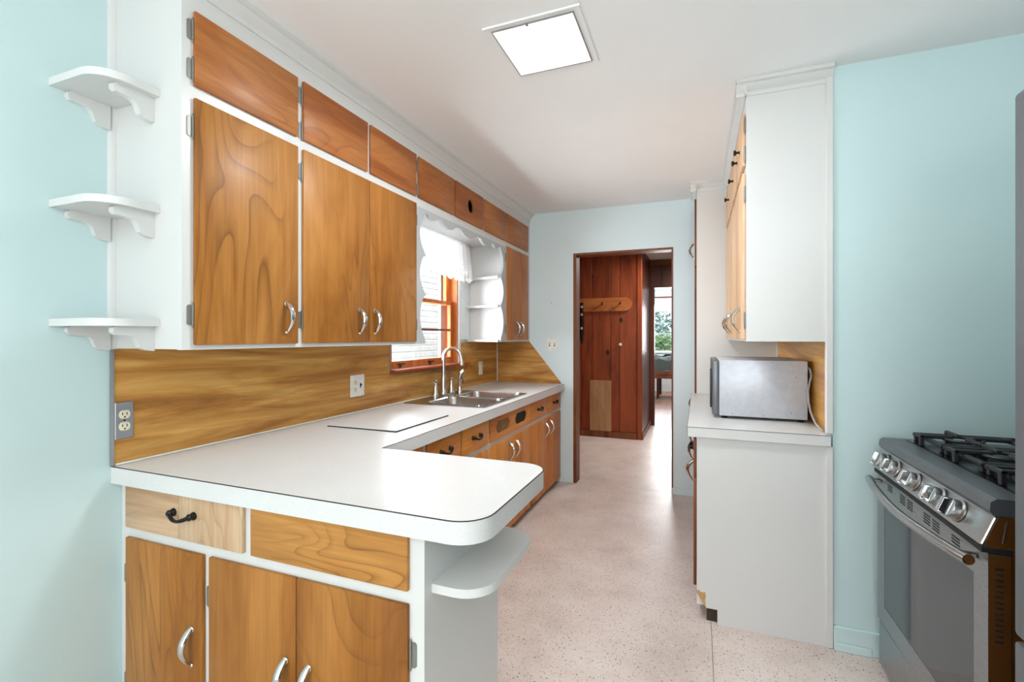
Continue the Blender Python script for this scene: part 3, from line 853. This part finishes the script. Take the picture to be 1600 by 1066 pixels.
# ---------------------------------------------------------------- sink and faucet
sk = thing('kitchen_sink', (-1.46, 2.93, ZT), 'double bowl stainless steel sink set into the counter', 'sink')
h1 = rrect(-1.605, -1.212, 2.588, 2.918, .05, 5); h2 = rrect(-1.605, -1.212, 2.956, 3.287, .05, 5)
B().prism(rrect(-1.752, -1.180, 2.545, 3.330, .03, 4), 'z', ZT+.0003, ZT+.005, [h1, h2]).obj('sink_deck', 'sink', sk)
for (y0, y1) in ((2.588, 2.918), (2.956, 3.287)):
    s = B(); bm = s.bm; rings = []
    for ins, z in ((-.006, .0065), (0, .0055), (.003, -.002), (.012, -.09), (.03, -.150), (.06, -.163)):
        rings.append([bm.verts.new((x, y, ZT+z)) for x, y in rrect(-1.605+ins, -1.212-ins, y0+ins, y1-ins, .05, 5)])
    for A, C in zip(rings, rings[1:]):
        for k in range(len(A)): bm.faces.new((A[k], C[k], C[(k+1) % len(A)], A[(k+1) % len(A)]))
    bm.faces.new(rings[-1][::-1])
    bo = s.obj('sink_bowl', 'sink', sk)
    B().tube([(x, y, ZT+.006) for x, y in rrect(-1.607, -1.210, y0-.002, y1+.002, .05, 5)], .0035, 6, closed=True).obj('bowl_highlight_ring', 'chrome', bo)  # bright ring added to draw the highlight lines along the bowl edge
    B().lathe([(.04, 0), (.04, .003), (.03, .004)], (-1.41, (y0+y1)/2, ZT-.1625), 'z', 16).obj('drain', 'chrome', bo)
fx = -1.70; zd = ZT + .0052
fc = thing('faucet', (fx, 2.985, zd), 'satin nickel gooseneck faucet with two lever handles behind the sink', 'faucet')
B().prism(rrect(fx-.028, fx+.028, 2.845, 3.125, .027, 5), 'z', zd, zd+.012).obj('deck_plate', 'nickel', fc)
B().lathe([(.030, 0), (.030, .006), (.024, .02), (.021, .05), (.019, .10), (.013, .14)], (fx, 2.985, zd+.012), 'z', 16).obj('spout_base', 'nickel', fc)
path = [(fx, 2.985, zd+.10 + .03*k) for k in range(6)]
cx, cz_, rr = fx+.062, zd+.275, .062
for k in range(1, 15):
    a = R(180 - 12.2*k); path.append((cx + rr*math.cos(a), 2.985 + .006*k/3, cz_ + rr*math.sin(a)))
lx, ly, lz = path[-1]; path += [(lx+.004, ly, lz-.02), (lx+.010, ly+.001, lz-.055)]
B().tube(path, [.0125]*(len(path)-2) + [.0125, .0145], 12).obj('spout', 'nickel', fc)
B().lathe([(.0155, 0), (.0155, .016), (.011, .018)], (lx+.009, ly+.001, lz-.069), 'z', 12).obj('aerator', 'chrome', fc)
for y in (2.872, 3.098):
    h = B().lathe([(.026, 0), (.026, .006), (.021, .02), (.016, .05), (.012, .075), (.009, .082), (.013, .09), (.014, .098), (.008, .106)], (fx, y, zd+.012), 'z', 14).obj('handle', 'nickel', fc)
    dy = -1 if y < 2.98 else 1
    B().tube([(fx, y, zd+.104), (fx+.012, y+dy*.03, zd+.108), (fx+.016, y+dy*.062, zd+.104)], [.006, .0055, .004], 8).obj('lever', 'nickel', h)
sp = thing('side_sprayer', (fx+.03, 3.185, zd), 'satin nickel side sprayer standing beside the faucet', 'sprayer')
B().lathe([(.024, 0), (.024, .006), (.018, .02), (.016, .045)], (fx+.03, 3.175, zd), 'z', 14).obj('sprayer_base', 'nickel', sp)
B().tube([(fx+.03, 3.175, zd+.03), (fx+.03, 3.174, zd+.07), (fx+.032, 3.172, zd+.11), (fx+.042, 3.174, zd+.145), (fx+.062, 3.182, zd+.165)], [.011, .013, .014, .017, .014], 12).obj('spray_head', 'nickel', sp)
B().tube([(fx+.044, 3.168, zd+.118), (fx+.058, 3.170, zd+.10), (fx+.056, 3.172, zd+.07)], .004, 8).obj('spray_lever', 'iron', sp)

# ================================================================== CEILING LIGHT
cl = thing('ceiling_light', (-.556, 1.76, ZC), 'square flush ceiling light with bright prismatic diffuser', 'ceiling light')
s = B(); s.prism([(-.735, 1.58), (-.378, 1.58), (-.378, 1.938), (-.735, 1.938)], 'z', ZC-.005, ZC-.0005, [[(-.712, 1.603), (-.401, 1.603), (-.401, 1.917), (-.712, 1.917)]])
s.box(-.738, -.374, 1.576, 1.583, ZC-.009, ZC-.001, .002)
s.obj('frame', 'ceil', cl)
s = B(); s.prism([(-.7125, 1.6025), (-.4005, 1.6025), (-.4005, 1.9175), (-.7125, 1.9175)], 'z', ZC-.009, ZC-.004, [[(-.708, 1.607), (-.405, 1.607), (-.405, 1.912), (-.708, 1.912)]])
s.obj('metal_bezel', 'alu', cl)
B().box(-.709, -.404, 1.606, 1.913, ZC-.008, ZC-.004).obj('diffuser', 'diff', cl, smooth=False)
B().box(-.578, -.570, 1.600, 1.612, ZC-.013, ZC-.008, .001).obj('latch', 'hinge', cl)

# ================================================================== RIGHT SIDE CABINETS
ZRT = .893
rb = thing('base_cabinet', (.25, 3.05, 0), 'white base cabinet under the microwave with a bare side panel', 'cabinet', 'cabinets on the right')
B().prism([(-.005, .142), (.036, .066), (.082, .066), (.082, 0), (.5005, 0), (.5005, .846), (-.005, .846)], 'y', YN-.002, YN+.016).obj('side_panel', 'white', rb)
B().prism([(-.006, .142), (.0, .139), (.004, .146), (.008, .137), (.018, .133), (.030, .137), (.034, .118), (.030, .10), (.034, .0665), (.0345, .0645), (-.006, .129)], 'y', YN-.0028, YN-.0019).obj('torn_patch', 'raw', rb, label='torn tan patch at the panel corner')
s = B(); s.box(-.006, .014, YN+.016, 3.734, .068, .13).box(-.006, .014, YN+.016, 3.734, .80, .846).box(-.006, .014, YN+.016, YN+.05, .13, .80).box(-.006, .014, 3.70, 3.734, .13, .80).box(-.006, .014, 2.80, 2.84, .13, .80).box(-.006, .014, 3.25, 3.29, .13, .80).box(-.0055, .0135, YN+.016, 3.734, .635, .675)
s.obj('face_frame', 'white', rb)
s = B(); s.box(.014, XR-.002, YN+.016, 3.734, .068, .084).box(.014, XR-.002, 3.716, 3.734, .084, .845)
s.obj('body', 'white', rb)
B().box(.082, .10, YN+.017, 3.73, 0, .066).obj('toe_kick', 'toe', rb)
B().box(.037, .0815, YN+.018, YN+.034, 0, .0655).obj('toe_block', 'toe', rb)
XRD = -.020
for a0, a1 in ((2.375, 2.81), (2.83, 3.26), (3.28, 3.71)):
    d = door(rb, '-x', XRD, a0, a1, .665, .83, 'brown', 'drawer', .0135); fit(BAIL, 'handle', d, '-x', XRD, (a0+a1)/2, .752)
    d = door(rb, '-x', XRD, a0, a1, .145, .645, 'brown', 'door', .0135)
    fit(PULL, 'handle', d, '-x', XRD, a1-.06, .58)
rc = thing('countertop', (.23, 3.05, ZRT-.046), 'short speckled grey laminate countertop under the microwave', 'countertop')
B().box(-.046, XR-.001, 2.325, 3.734, ZRT-.046, ZRT, .0015).obj('slab', 'lam', rc)
s = B(); s.box(-.0467, XR-.004, 2.3243, 2.3252, ZRT-.0022, ZRT-.0002).box(-.0467, -.0458, 2.3243, 3.73, ZRT-.0022, ZRT-.0002)
s.box(-.0467, -.0455, 2.3243, 2.3258, ZRT-.046, ZRT-.002)
s.obj('edge_seam', 'toe', rc)
rbs = thing('backsplash', (XR, 3.05, ZRT), 'woodgrain backsplash behind the microwave', 'backsplash')
B().box(XR-.007, XR-.0005, YN+.03, 3.728, ZRT+.001, 1.284).obj('panel', 'splash', rbs, smooth=False)
B().box(XR-.011, XR-.007, 3.722, 3.733, ZRT+.001, 1.284).obj('edge_strip', 'plate', rbs)
B().box(XR-.010, XR-.007, YN+.024, YN+.032, ZRT+.001, 1.284).obj('edge_strip', 'plate', rbs)

rw = thing('wall_cabinet', (.36, 3.0, 1.284), 'white wall cabinet with pale wooden doors above the microwave', 'cabinet', 'cabinets on the right')
s = B(); s.box(.20, .5005, YN-.002, YN+.016, 1.286, ZC-.001)
s.obj('side_panel', 'white', rw)
s = B(); s.box(.22, XR-.001, YN+.016, 3.734, 1.290, 1.306).box(.22, XR-.001, 3.716, 3.734, 1.306, ZC-.002).box(.22, XR-.001, YN+.016, 3.716, ZC-.02, ZC-.002)
s.obj('body', 'white', rw)
s = B(); s.box(.20, .22, YN+.016, 3.734, 1.286, 1.30).box(.20, .22, YN+.016, 3.734, 2.04, 2.088).box(.20, .22, YN+.016, 3.734, 2.305, ZC-.001)
for a, c in ((YN+.016, 2.385), (2.568, 2.602), (2.81, 2.84), (3.265, 3.295), (3.70, 3.734)): s.box(.2002, .2198, a, c, 1.30, 2.305)
s.obj('face_frame', 'white', rw)
XW = .186
for a0, a1, ky in ((2.375, 2.576, 2.512), (2.596, 2.82, 2.66), (2.832, 3.275, 2.96), (3.285, 3.71, 3.35)):
    d = door(rw, '-x', XW, a0, a1, 2.080, 2.312, 'pale_z', th=.0138); fit(KNOB, 'knob', d, '-x', XW, ky, 2.19)
    if a0 < 2.4:
        for z in (2.26, 2.13): fit(HINGE, 'hinge', d, '-x', .1995, 2.372, z, True)
for a0, a1, ky in ((2.375, 2.818, 2.47), (2.832, 3.272, 3.06), (3.285, 3.71, 3.34)):
    d = door(rw, '-x', XW, a0, a1, 1.295, 2.045, 'pale_z', th=.0138); fit(PULL, 'handle', d, '-x', XW, ky, 1.385)
    if a0 < 2.4:
        for z in (1.95, 1.38): fit(HINGE, 'hinge', d, '-x', .1995, 2.372, z, True)

pt = thing('pantry_cabinet', (.25, 3.94, 0), 'tall white pantry cabinet at the end of the right-hand counter', 'cabinet', 'cabinets on the right')
B().box(.012, XR-.0005, 3.735, YB-.001, 0.07, ZC-.001).obj('body', 'white', pt)
s = B(); s.box(-.010, .012, 3.735, 3.775, .07, ZC-.001).box(-.010, .012, 4.11, YB-.001, .07, ZC-.001).box(-.0098, .0118, 3.775, 4.11, .07, .12).box(-.0098, .0118, 3.775, 4.11, 2.31, ZC-.001).box(-.0098, .0118, 3.775, 4.11, 1.79, 1.85)
s.obj('face_frame', 'white', pt)
B().box(.08, .10, 3.74, YB-.001, 0, .07).obj('toe_kick', 'toe', pt)
for z0, z1, pz in ((.11, 1.812, .80), (1.830, 2.325, 1.95)):
    d = door(pt, '-x', -.024, 3.752, 4.13, z0, z1, 'brown', th=.0135); fit(PULL, 'handle', d, '-x', -.025, 3.80, pz)

# ---------------------------------------------------------------- microwave
mw = thing('microwave', (.30, 2.85, ZRT), 'silver grey microwave oven standing on the short counter', 'microwave')
MX0, MX1, MY0, MY1, MZ0, MZ1 = .100, .488, 2.625, 3.10, ZRT+.014, 1.190
B().box(MX0, MX1, MY0, MY1, MZ0, MZ1, .003, 2).obj('case', 'micro', mw)
B().box(.068, MX0, MY0+.004, MY1-.004, MZ0, MZ1-.004, .008, 2).obj('door', 'fridge', mw)
B().box(.058, .068, 2.70, 2.72, MZ0+.03, MZ1-.05, .003).obj('door_handle', 'black', mw)
for x in (.125, .465):
    for y in (2.66, 3.06): B().lathe([(.014, 0), (.016, .014)], (x, y, ZRT+.0002), 'z', 10).obj('foot', 'black', mw)
s = B()
for x, z in ((.16, MZ0+.012), (.30, MZ0+.010), (.335, MZ1-.01), (.44, MZ1-.08), (.42, MZ0+.03)): s.lathe([(.003, 0), (.003, .0012)], (x, MY0, z), (0, -1, 0), 8)
s.obj('screw', 'hinge', mw)
B().lathe([(.022, 0), (.022, .005), (.012, .008), (.010, .014)], (MX1, 2.70, 1.085), 'x', 10).obj('rear_boss', 'black', mw)
cp = [(MX1, 2.66, 1.165), (.499, 2.635, 1.150), (.504, 2.63, 1.12), (.498, 2.635, 1.09), (.486, 2.610, 1.05), (.486, 2.600, 1.0), (.492, 2.575, .95), (.499, 2.52, .912), (.503, 2.45, ZRT+.006), (.503, 2.40, ZRT+.006)]
B().tube(cp, .005, 8).obj('power_cord', 'cord', mw)

# ================================================================== RANGE
rg = thing('gas_range', (1.0, 1.87, 0), 'stainless steel gas range with black cast iron grates against the blue wall', 'range')
RY0, RY1, RX = 1.492, 2.250, .665
B().box(.70, 1.33, RY0+.004, RY1-.004, .03, .865, .003).obj('body', 'wood_reflect', rg)  # side coloured with the brown wood reflection
# control panel (slanted)
B().prism([(.668, .872), (.640, .800), (.646, .793), (.705, .793), (.705, .872)], 'y', RY0, RY1).obj('control_panel', 'steel', rg)
s = B(); s.prism([(.664, .873), (.658, .884), (.660, .905), (.672, .914), (1.33, .914), (1.33, .873)], 'y', RY0, RY1)
s.obj('cooktop_rim', 'lipgrey', rg)
B().box(.735, 1.31, RY0+.03, RY1-.03, .9142, .9165).obj('cooktop', 'black', rg)
B().box(.6435, .70, RY0+.002, RY1-.002, .781, .793).obj('shadow_gap', 'dark', rg)
# knobs
nrm = Vector((-.072, 0, .028)).normalized()
for y in (2.165, 2.060, 1.900, 1.735, 1.625):
    c = Vector((.6535, y, .838))
    k = B()
    k.lathe([(.031, 0), (.031, .004), (.026, .007), (.0255, .022), (.0245, .024)], c, nrm, 20)
    ko = k.obj('knob', 'steel', rg)
    u1 = Vector((0, 1, 0)); w1 = nrm.cross(u1)
    k = B(); bm = k.bm
    base = [bm.verts.new(c + nrm*.024 + u1*a + w1*b_) for a, b_ in ((-.0105, -.024), (.0105, -.024), (.0105, .024), (-.0105, .024))]
    top = [bm.verts.new(c + nrm*.046 + u1*a + w1*b_) for a, b_ in ((-.008, -.021), (.008, -.021), (.008, .021), (-.008, .021))]
    bm.faces.new(base[::-1]); bm.faces.new(top)
    for i in range(4): bm.faces.new((base[i], base[(i+1) % 4], top[(i+1) % 4], top[i]))
    bmesh.ops.bevel(bm, geom=list(bm.edges), offset=.002, segments=2, affect='EDGES')
    k.obj('knob_grip', 'chrome', ko)
# oven door
DX = .655
od = B().prism([(RY0, .215), (RY1, .215), (RY1, .780), (RY0, .780)], 'x', DX, .698, [[(1.556, .285), (2.182, .285), (2.182, .705), (1.556, .705)]]).obj('oven_door', 'steel_v', rg)
B().box(DX+.001, DX+.008, 1.553, 2.185, .282, .708).obj('oven_glass', 'ovenglass', od)
VS = B().box(-.0017, .0017, -.0225, .0225, -.00225, .00225).mesh('vent_slot', 'dark')
for y0 in (2.10, 1.985, 1.925, 1.80, 1.74, 1.625):
    for k in range(4 if y0 not in (2.10, 1.625) else 3): put('vent_slot', VS, (DX+.0013, y0+.0225, .752-.0085*k+.006), od)
path = []; n = 24
for i in range(n+1):
    t = i/n; y = 2.232 - t*(2.232-1.505)
    path.append((DX - .032 - .030*math.sin(math.pi*t) ** .8 + (.026 if t in (0, 1) else 0)*0, y, .742 + .012*abs(2*t-1)))
B().tube(path, .0135, 12).obj('handle_bar', 'steel', od)
B().lathe([(.0132, 0), (.0128, .0015)], (path[-1][0], 1.505, path[-1][2]), (0, -1, 0), 16).obj('handle_cap', 'wood_reflect', od)  # disc added for the brownish reflection on the bar end
for y in (2.215, 1.545):
    B().box(DX-.030, DX, y-.008, y+.008, .746, .760, .003).obj('handle_post', 'steel', od)
s = B()
for k in range(14): s.box(.668, .684, RY0-.0006, RY0+.004, .742-.0135*k, .747-.0135*k)
s.obj('side_vent', 'dark', od)
B().box(DX+.001, .6985, RY0-.0002, RY0+.002, .217, .778).obj('door_side', 'wood_reflect', od)  # sheet painted as wood mirrored in the steel door edge
B().box(DX+.004, .698, RY0+.002, RY1-.002, .035, .203, .003).obj('storage_drawer', 'steel_v', rg)
B().box(.668, .698, RY0+.006, RY1-.006, .203, .215).obj('drawer_gap', 'dark', rg)
B().prism([(.674, .871), (.649, .806), (.654, .795), (.704, .795), (.704, .871)], 'y', RY0-.0012, RY0).obj('panel_side', 'wood_reflect', rg)  # end face overlay, reflected wood tone painted in
B().tube([(.667, RY0-.001, .869), (.642, RY0-.001, .803)], .0035, 8).obj('panel_edge', 'chrome', rg)
B().tube([(.690, RY0-.001, .862), (.682, RY0-.001, .808)], .0022, 6).obj('side_pin', 'chrome', rg)
# burners and grates
for (x, y, r) in ((.86, 2.10, .042), (1.16, 2.10, .036), (1.01, 1.87, .05), (.86, 1.64, .048), (1.16, 1.64, .036)):
    B().lathe([(r+.014, 0), (r+.012, .008), (r, .010), (r, .016), (r-.004, .020)], (x, y, .9166), 'z', 20).obj('burner', 'iron', rg)
def hook(s, x0, x1, y0, y1, z, w=.0075, h=.013):
    s.box(min(x0, x1)-(w if x0 == x1 else 0), max(x0, x1)+(w if x0 == x1 else 0), min(y0, y1)-(w if y0 == y1 else 0), max(y0, y1)+(w if y0 == y1 else 0), z-h, z, .003)
for y0, y1 in ((1.998, 2.228), (1.752, 1.990), (1.514, 1.744)):
    s = B(); zt = .958; ym = (y0+y1)/2
    for y in (y0+.012, y1-.012): hook(s, .755, 1.295, y, y, zt-.012)
    for x in (.765, 1.01, 1.285): hook(s, x, x, y0+.01, y1-.01, zt-.012)
    for x in (.86, 1.16):
        hook(s, x, x, y0-.002, ym-.028, zt); hook(s, x, x, ym+.028, y1+.002, zt)
    for xa, xb in ((.738, .832), (.888, .99), (1.03, 1.132), (1.188, 1.31)): hook(s, xa, xb, ym, ym, zt)
    for x in (.86, 1.16):
        for y in (y0+.006, y1-.006): s.box(x-.0075, x+.0075, y-.0075, y+.0075, .917, zt-.002, .002)
    for x in (.744, 1.30): s.box(x-.007, x+.007, ym-.0075, ym+.0075, .917, zt-.002, .002)
    for x in (.765, 1.285):
        for y in (y0+.014, y1-.014): s.box(x-.007, x+.007, y-.007, y+.007, .917, zt-.014, .002)
    for x, r in ((.86, .052), (1.16, .045)):
        s.tube([(x + r*math.cos(2*math.pi*k/18), ym + r*math.sin(2*math.pi*k/18), zt-.012) for k in range(18)], .006, 6, closed=True)
    s.obj('grate', 'iron', rg)
s = B()
for y in (RY0+.05, RY1-.05):
    for x in (.76, 1.28): s.box(x-.02, x+.02, y-.02, y+.02, 0, .03)
s.obj('foot', 'black', rg)

# ================================================================== REFRIGERATOR
fr = thing('refrigerator', (.98, .85, 0), 'dark grey refrigerator at the right edge of the picture', 'refrigerator')
B().box(.675, 1.345, .43, 1.270, .03, 1.785, .006).obj('body', 'fridge', fr)
B().box(.600, .672, .428, 1.277, .70, 1.800, .008, 2).obj('door', 'fridge', fr)
B().box(.600, .672, .428, 1.277, .06, .688, .008, 2).obj('freezer_drawer', 'fridge', fr)
B().tube([(.595, .50, .62), (.56, .51, .62), (.56, 1.19, .62), (.595, 1.20, .62)], .011, 8).obj('drawer_handle', 'steel', fr)
B().tube([(.595, .50, .85), (.56, .50, .86), (.56, .50, 1.55), (.595, .50, 1.56)], .011, 8).obj('door_handle', 'steel', fr)
B().box(.62, .70, 1.20, 1.268, 1.7855, 1.802, .003).obj('hinge_cover', 'black', fr)
B().box(.68, 1.30, .46, 1.24, 0, .03).obj('base_grille', 'black', fr)

# ================================================================== HALL
HY = 6.18
wh = B().box(XL, -.672, HY+.012, HY+.10, 0, ZC).obj('wall_hall', 'pine_dark', None, smooth=False, kind='structure', label='knotty pine plank wall of the hall seen through the doorway')
edges = [XL, -1.60, -1.443, -1.298, -1.056, -.941, -.722]
for a, c in zip(edges, edges[1:]):
    B().box(a+.003, c-.003, HY, HY+.012, .085, ZC-.002, .003).obj('plank', 'pine', wh)
B().box(-.722, -.660, HY-.006, HY+.012, 0, ZC-.002, .006).obj('corner_post', 'pine', wh)
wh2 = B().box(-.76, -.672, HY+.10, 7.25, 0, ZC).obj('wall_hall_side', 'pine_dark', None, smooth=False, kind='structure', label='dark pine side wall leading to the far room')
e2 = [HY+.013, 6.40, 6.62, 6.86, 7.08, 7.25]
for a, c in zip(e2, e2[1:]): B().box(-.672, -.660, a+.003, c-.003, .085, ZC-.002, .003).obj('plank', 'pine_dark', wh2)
b = B(); b.box(XL, -.724, HY-.014, HY, 0, .08, .003).box(-.660, -.648, HY-.006, 7.25, 0, .08, .003)
b.obj('baseboard_hall', 'brown', None, kind='structure', label='brown wooden baseboard of the pine hall')
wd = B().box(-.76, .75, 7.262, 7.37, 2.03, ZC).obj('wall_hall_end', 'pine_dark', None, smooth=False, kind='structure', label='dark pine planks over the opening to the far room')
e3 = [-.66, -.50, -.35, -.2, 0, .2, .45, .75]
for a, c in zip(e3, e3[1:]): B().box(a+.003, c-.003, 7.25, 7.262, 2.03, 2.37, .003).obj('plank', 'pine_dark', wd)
B().box(-.66, .75, 7.235, 7.25, 2.36, ZC-.002, .003).obj('cornice', 'brown', wd)
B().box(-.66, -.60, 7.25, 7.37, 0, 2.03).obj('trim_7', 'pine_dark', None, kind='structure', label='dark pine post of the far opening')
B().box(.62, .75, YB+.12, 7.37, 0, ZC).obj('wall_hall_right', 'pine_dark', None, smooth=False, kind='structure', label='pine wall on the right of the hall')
B().box(XL-.12, XL, YB+.12, HY+.1, 0, ZC).obj('wall_hall_left', 'pine', None, smooth=False, kind='structure', label='pine wall on the left of the hall')
hl = thing('hall_ceiling_light', (-.1, 5.9, ZC), 'flush white ceiling light of the hall at the top of the doorway', 'ceiling light')
B().lathe([(.17, -.001), (.17, -.03), (.15, -.035)], (-.1, 5.9, ZC), 'z', 24).obj('lamp_base', 'white', hl)
B().lathe([(.15, -.035), (.14, -.065), (.10, -.085), (.03, -.095)], (-.1, 5.9, ZC), 'z', 24).obj('lamp_shade', 'diff', hl)
area('hall_light_glow', (-.1, 5.9, ZC-.11), (0, 0, 0), .3, .3, 36, (1.0, 0.98, 0.94))
# peg rail, hanging item, hatch
pr = thing('peg_rail', (-1.2, HY, 1.72), 'orange pine peg rail with a rounded end on the plank wall', 'peg rail')
pts = [(-1.9, 1.640), (-.865, 1.640)] + [(-.870 + .086*math.cos(a), 1.726 + .086*math.sin(a)) for a in [R(-80 + 160*k/8) for k in range(9)]] + [(-.865, 1.812), (-1.9, 1.812)]
B().prism(pts, 'y', HY-.020, HY-.0005).obj('rail_board', 'pine_h', pr)
for x in (-1.415, -1.16, -.93):
    B().tube([(x, HY-.02, 1.735), (x+.005, HY-.055, 1.732), (x+.01, HY-.075, 1.75)], [.011, .010, .012], 8).obj('peg', 'pine_dark', pr)
hs = thing('hanging_strap', (-1.415, HY-.09, 1.35), 'dark strap with metal fittings hanging from the peg rail', 'strap')
B().tube([(-1.415, HY-.092, 1.752), (-1.418, HY-.092, 1.65), (-1.412, HY-.09, 1.50), (-1.42, HY-.09, 1.36), (-1.41, HY-.09, 1.22)], [.020, .026, .030, .032, .010], 8, .4).obj('strap', 'black', hs)
for z in (1.70, 1.60, 1.42): B().lathe([(.02, 0), (.02, .006), (.012, .01)], (-1.415, HY-.104, z), (0, -1, 0), 10).obj('buckle', 'chrome', hs)
B().box(-1.325, -1.046, HY-.010, HY-.0005, .083, .740, .002).obj('access_panel', 'ply', None, label='pale bare plywood panel low on the pine wall', cat='panel')
B().lathe([(.02, 0), (.018, .004), (.008, .005)], (-.93, HY-.0005, 1.21), (0, -1, 0), 12).obj('cap', 'ivory', wh)

# ================================================================== FAR ROOM
FY = 11.9
b = B(); b.prism([(XL, 0), (2.0, 0), (2.0, ZC), (XL, ZC)], 'y', FY, FY+.12, [[(-1.7, .92), (-1.7, 2.0), (.1, 2.0), (.1, .92)]])
b.obj('wall_far', 'whitewall', None, smooth=False, kind='structure', label='white wall of the far room with a garden window')
B().box(XL-.12, XL, 7.37, 12.02, 0, ZC).obj('wall_far_left', 'whitewall', None, smooth=False, kind='structure', label='white left wall of the far room')
B().box(2.0, 2.1, 7.37, 12.02, 0, ZC).obj('wall_far_right', 'whitewall', None, smooth=False, kind='structure', label='white right wall of the far room')
b = B(); b.box(XL, -.66, 7.38, 7.46, 0, ZC).box(.75, 2.0, 7.38, 7.46, 0, ZC)
b.obj('wall_far_front', 'whitewall', None, smooth=False, kind='structure', label='near wall of the far room')
w2 = thing('window_2', (-.8, FY, .92), 'far window overlooking green trees', '', kind='structure')
b = B()
for x in (-1.7, -.82-.6, -.2, .05): b.box(x, x+.05, FY+.02, FY+.06, .92, 2.0)
for z in (.92, 1.375, 1.63, 1.95): b.box(-1.7, .1, FY+.022, FY+.058, z, z+(.05 if z in (.92, 1.95) else .022))
b.obj('window_frame', 'storm', w2)
for z0, z1 in ((.97, 1.375), (1.397, 1.63), (1.652, 1.95)):
    B().box(-1.65, .05, FY+.038, FY+.042, z0, z1).obj('pane', 'glass', w2, smooth=False)
B().box(-1.75, .15, FY-.019, FY-.004, 1.915, 2.24, .002).obj('roller_shade', 'lilac', None, label='pale lilac roller shade above the far window', cat='window shade')
B().box(-1.8, .2, FY-.04, FY, 2.25, 2.275).obj('trim_8', 'brown', None, kind='structure', label='thin dark rail above the far window')
db = thing('daybed', (-.75, 10.9, 0), 'dark wooden daybed with a grey throw under the far window', 'daybed')
b = B(); b.box(-1.7, .2, 10.55, 11.35, .42, .50, .005).box(-1.7, .2, 10.53, 10.56, .50, .58, .004)
b.obj('bed_frame', 'brown', db)
for x in (-1.65, -.80, .13):
    for y in (10.57, 11.30): B().box(x-.025, x+.025, y-.025, y+.025, 0, .42).obj('leg', 'pine_dark', db)
bm = bmesh.new(); g = []
for i in range(41):
    x = -1.68 + 1.86*i/40; row = []
    for j, (y, z) in enumerate(((10.545, .60), (10.54, .70), (10.55, .82), (10.62, .88), (10.9, .90), (11.2, .90), (11.33, .86), (11.34, .52))):
        row.append(bm.verts.new((x, y + .015*math.sin(i*1.9+j), z + .02*math.sin(i*.9 + j*1.3))))
    g.append(row)
for i in range(40):
    for j in range(7): bm.faces.new((g[i][j], g[i+1][j], g[i+1][j+1], g[i][j+1]))
s = B(); s.bm.free(); s.bm = bm; s.obj('throw', 'clothgrey', db)
B().box(-1.66, .16, 10.60, 11.31, .50, .80, .05, 3).obj('mattress', 'clothpale', db)
s = B(); s.box(-1.3, -.2, 10.78, 11.30, .925, .985, .028, 3); s.obj('folded_sheet', 'clothpale', None, label='pale folded sheet lying on the daybed throw', cat='sheet')

# ================================================================== OUTSIDE
XBW = -3.3
wn = B().box(XBW-.2, XBW-.002, 2.0, 9.5, -.3, 3.2).obj('wall_neighbour', 'mortar', None, smooth=False, kind='structure', label='white painted brick wall of the house outside the sink window')
bk = B().box(-.006, .008, -.100, .100, -.0315, .0315, .004).mesh('brick', 'brick')
row = 0; z = .86
while z < 2.36:
    y = 4.25 + (.106 if row % 2 else 0)
    while y < 6.3:
        put('brick', bk, (XBW-.004 + random.uniform(-.003, .002), y, z), wn)
        y += .212
    z += .0745; row += 1
B().box(-12, 12, 12.3, 40, -.5, -.3).obj('ground', 'lawn', None, kind='structure', label='green lawn beyond the far window')
B().box(-3.1, -1.95, 1.0, 10.0, -.5, -.3).obj('ground_side', 'lawn', None, kind='structure', label='strip of ground between the two houses')
def bush(name, label, c, rx, ry, rz, n, mat, group):
    t = thing(name, (c[0], c[1], -.3), label, 'tree', group)
    B().tube([(c[0], c[1], -.3), (c[0]+.05, c[1], c[2]*.5), (c[0], c[1], c[2])], [.09, .07, .04], 8).obj('trunk', 'bark', t)
    vs, fs = [], []
    blobs = [(Vector((c[0] + random.uniform(-.7, .7)*rx, c[1] + random.uniform(-.6, .6)*ry, c[2] + random.uniform(-.7, .7)*rz)), random.uniform(.35, .6)) for _ in range(16)]
    for _ in range(n):
        bc, br = random.choice(blobs)
        d = Vector((random.gauss(0, 1), random.gauss(0, 1), random.gauss(0, 1))).normalized()
        p = bc + Vector((d.x*rx, d.y*ry, d.z*rz)) * br * random.uniform(.7, 1.05)
        a = Vector((random.gauss(0, 1), random.gauss(0, 1), random.gauss(0, .6))).normalized(); q = a.orthogonal().normalized()
        sz = random.uniform(.05, .10); k = len(vs)
        vs += [p - a*sz, p + q*sz*.5, p + a*sz, p - q*sz*.5]; fs.append((k, k+1, k+2, k+3))
    bm = bmesh.new(); bv = [bm.verts.new(v) for v in vs]
    for f in fs: bm.faces.new([bv[i] for i in f])
    s = B(); s.bm.free(); s.bm = bm; s.obj('foliage', mat, t, smooth=False)
bush('garden_tree', 'bright green leafy tree low beyond the far window', (-1.2, 15.0, .9), 1.6, .8, .9, 5200, 'leaf1', 'trees beyond the far window')
bush('garden_tree', 'blue-green tree filling the upper part of the far window', (-1.7, 17.5, 2.2), 2.6, 1.0, 1.7, 6500, 'leaf2', 'trees beyond the far window')
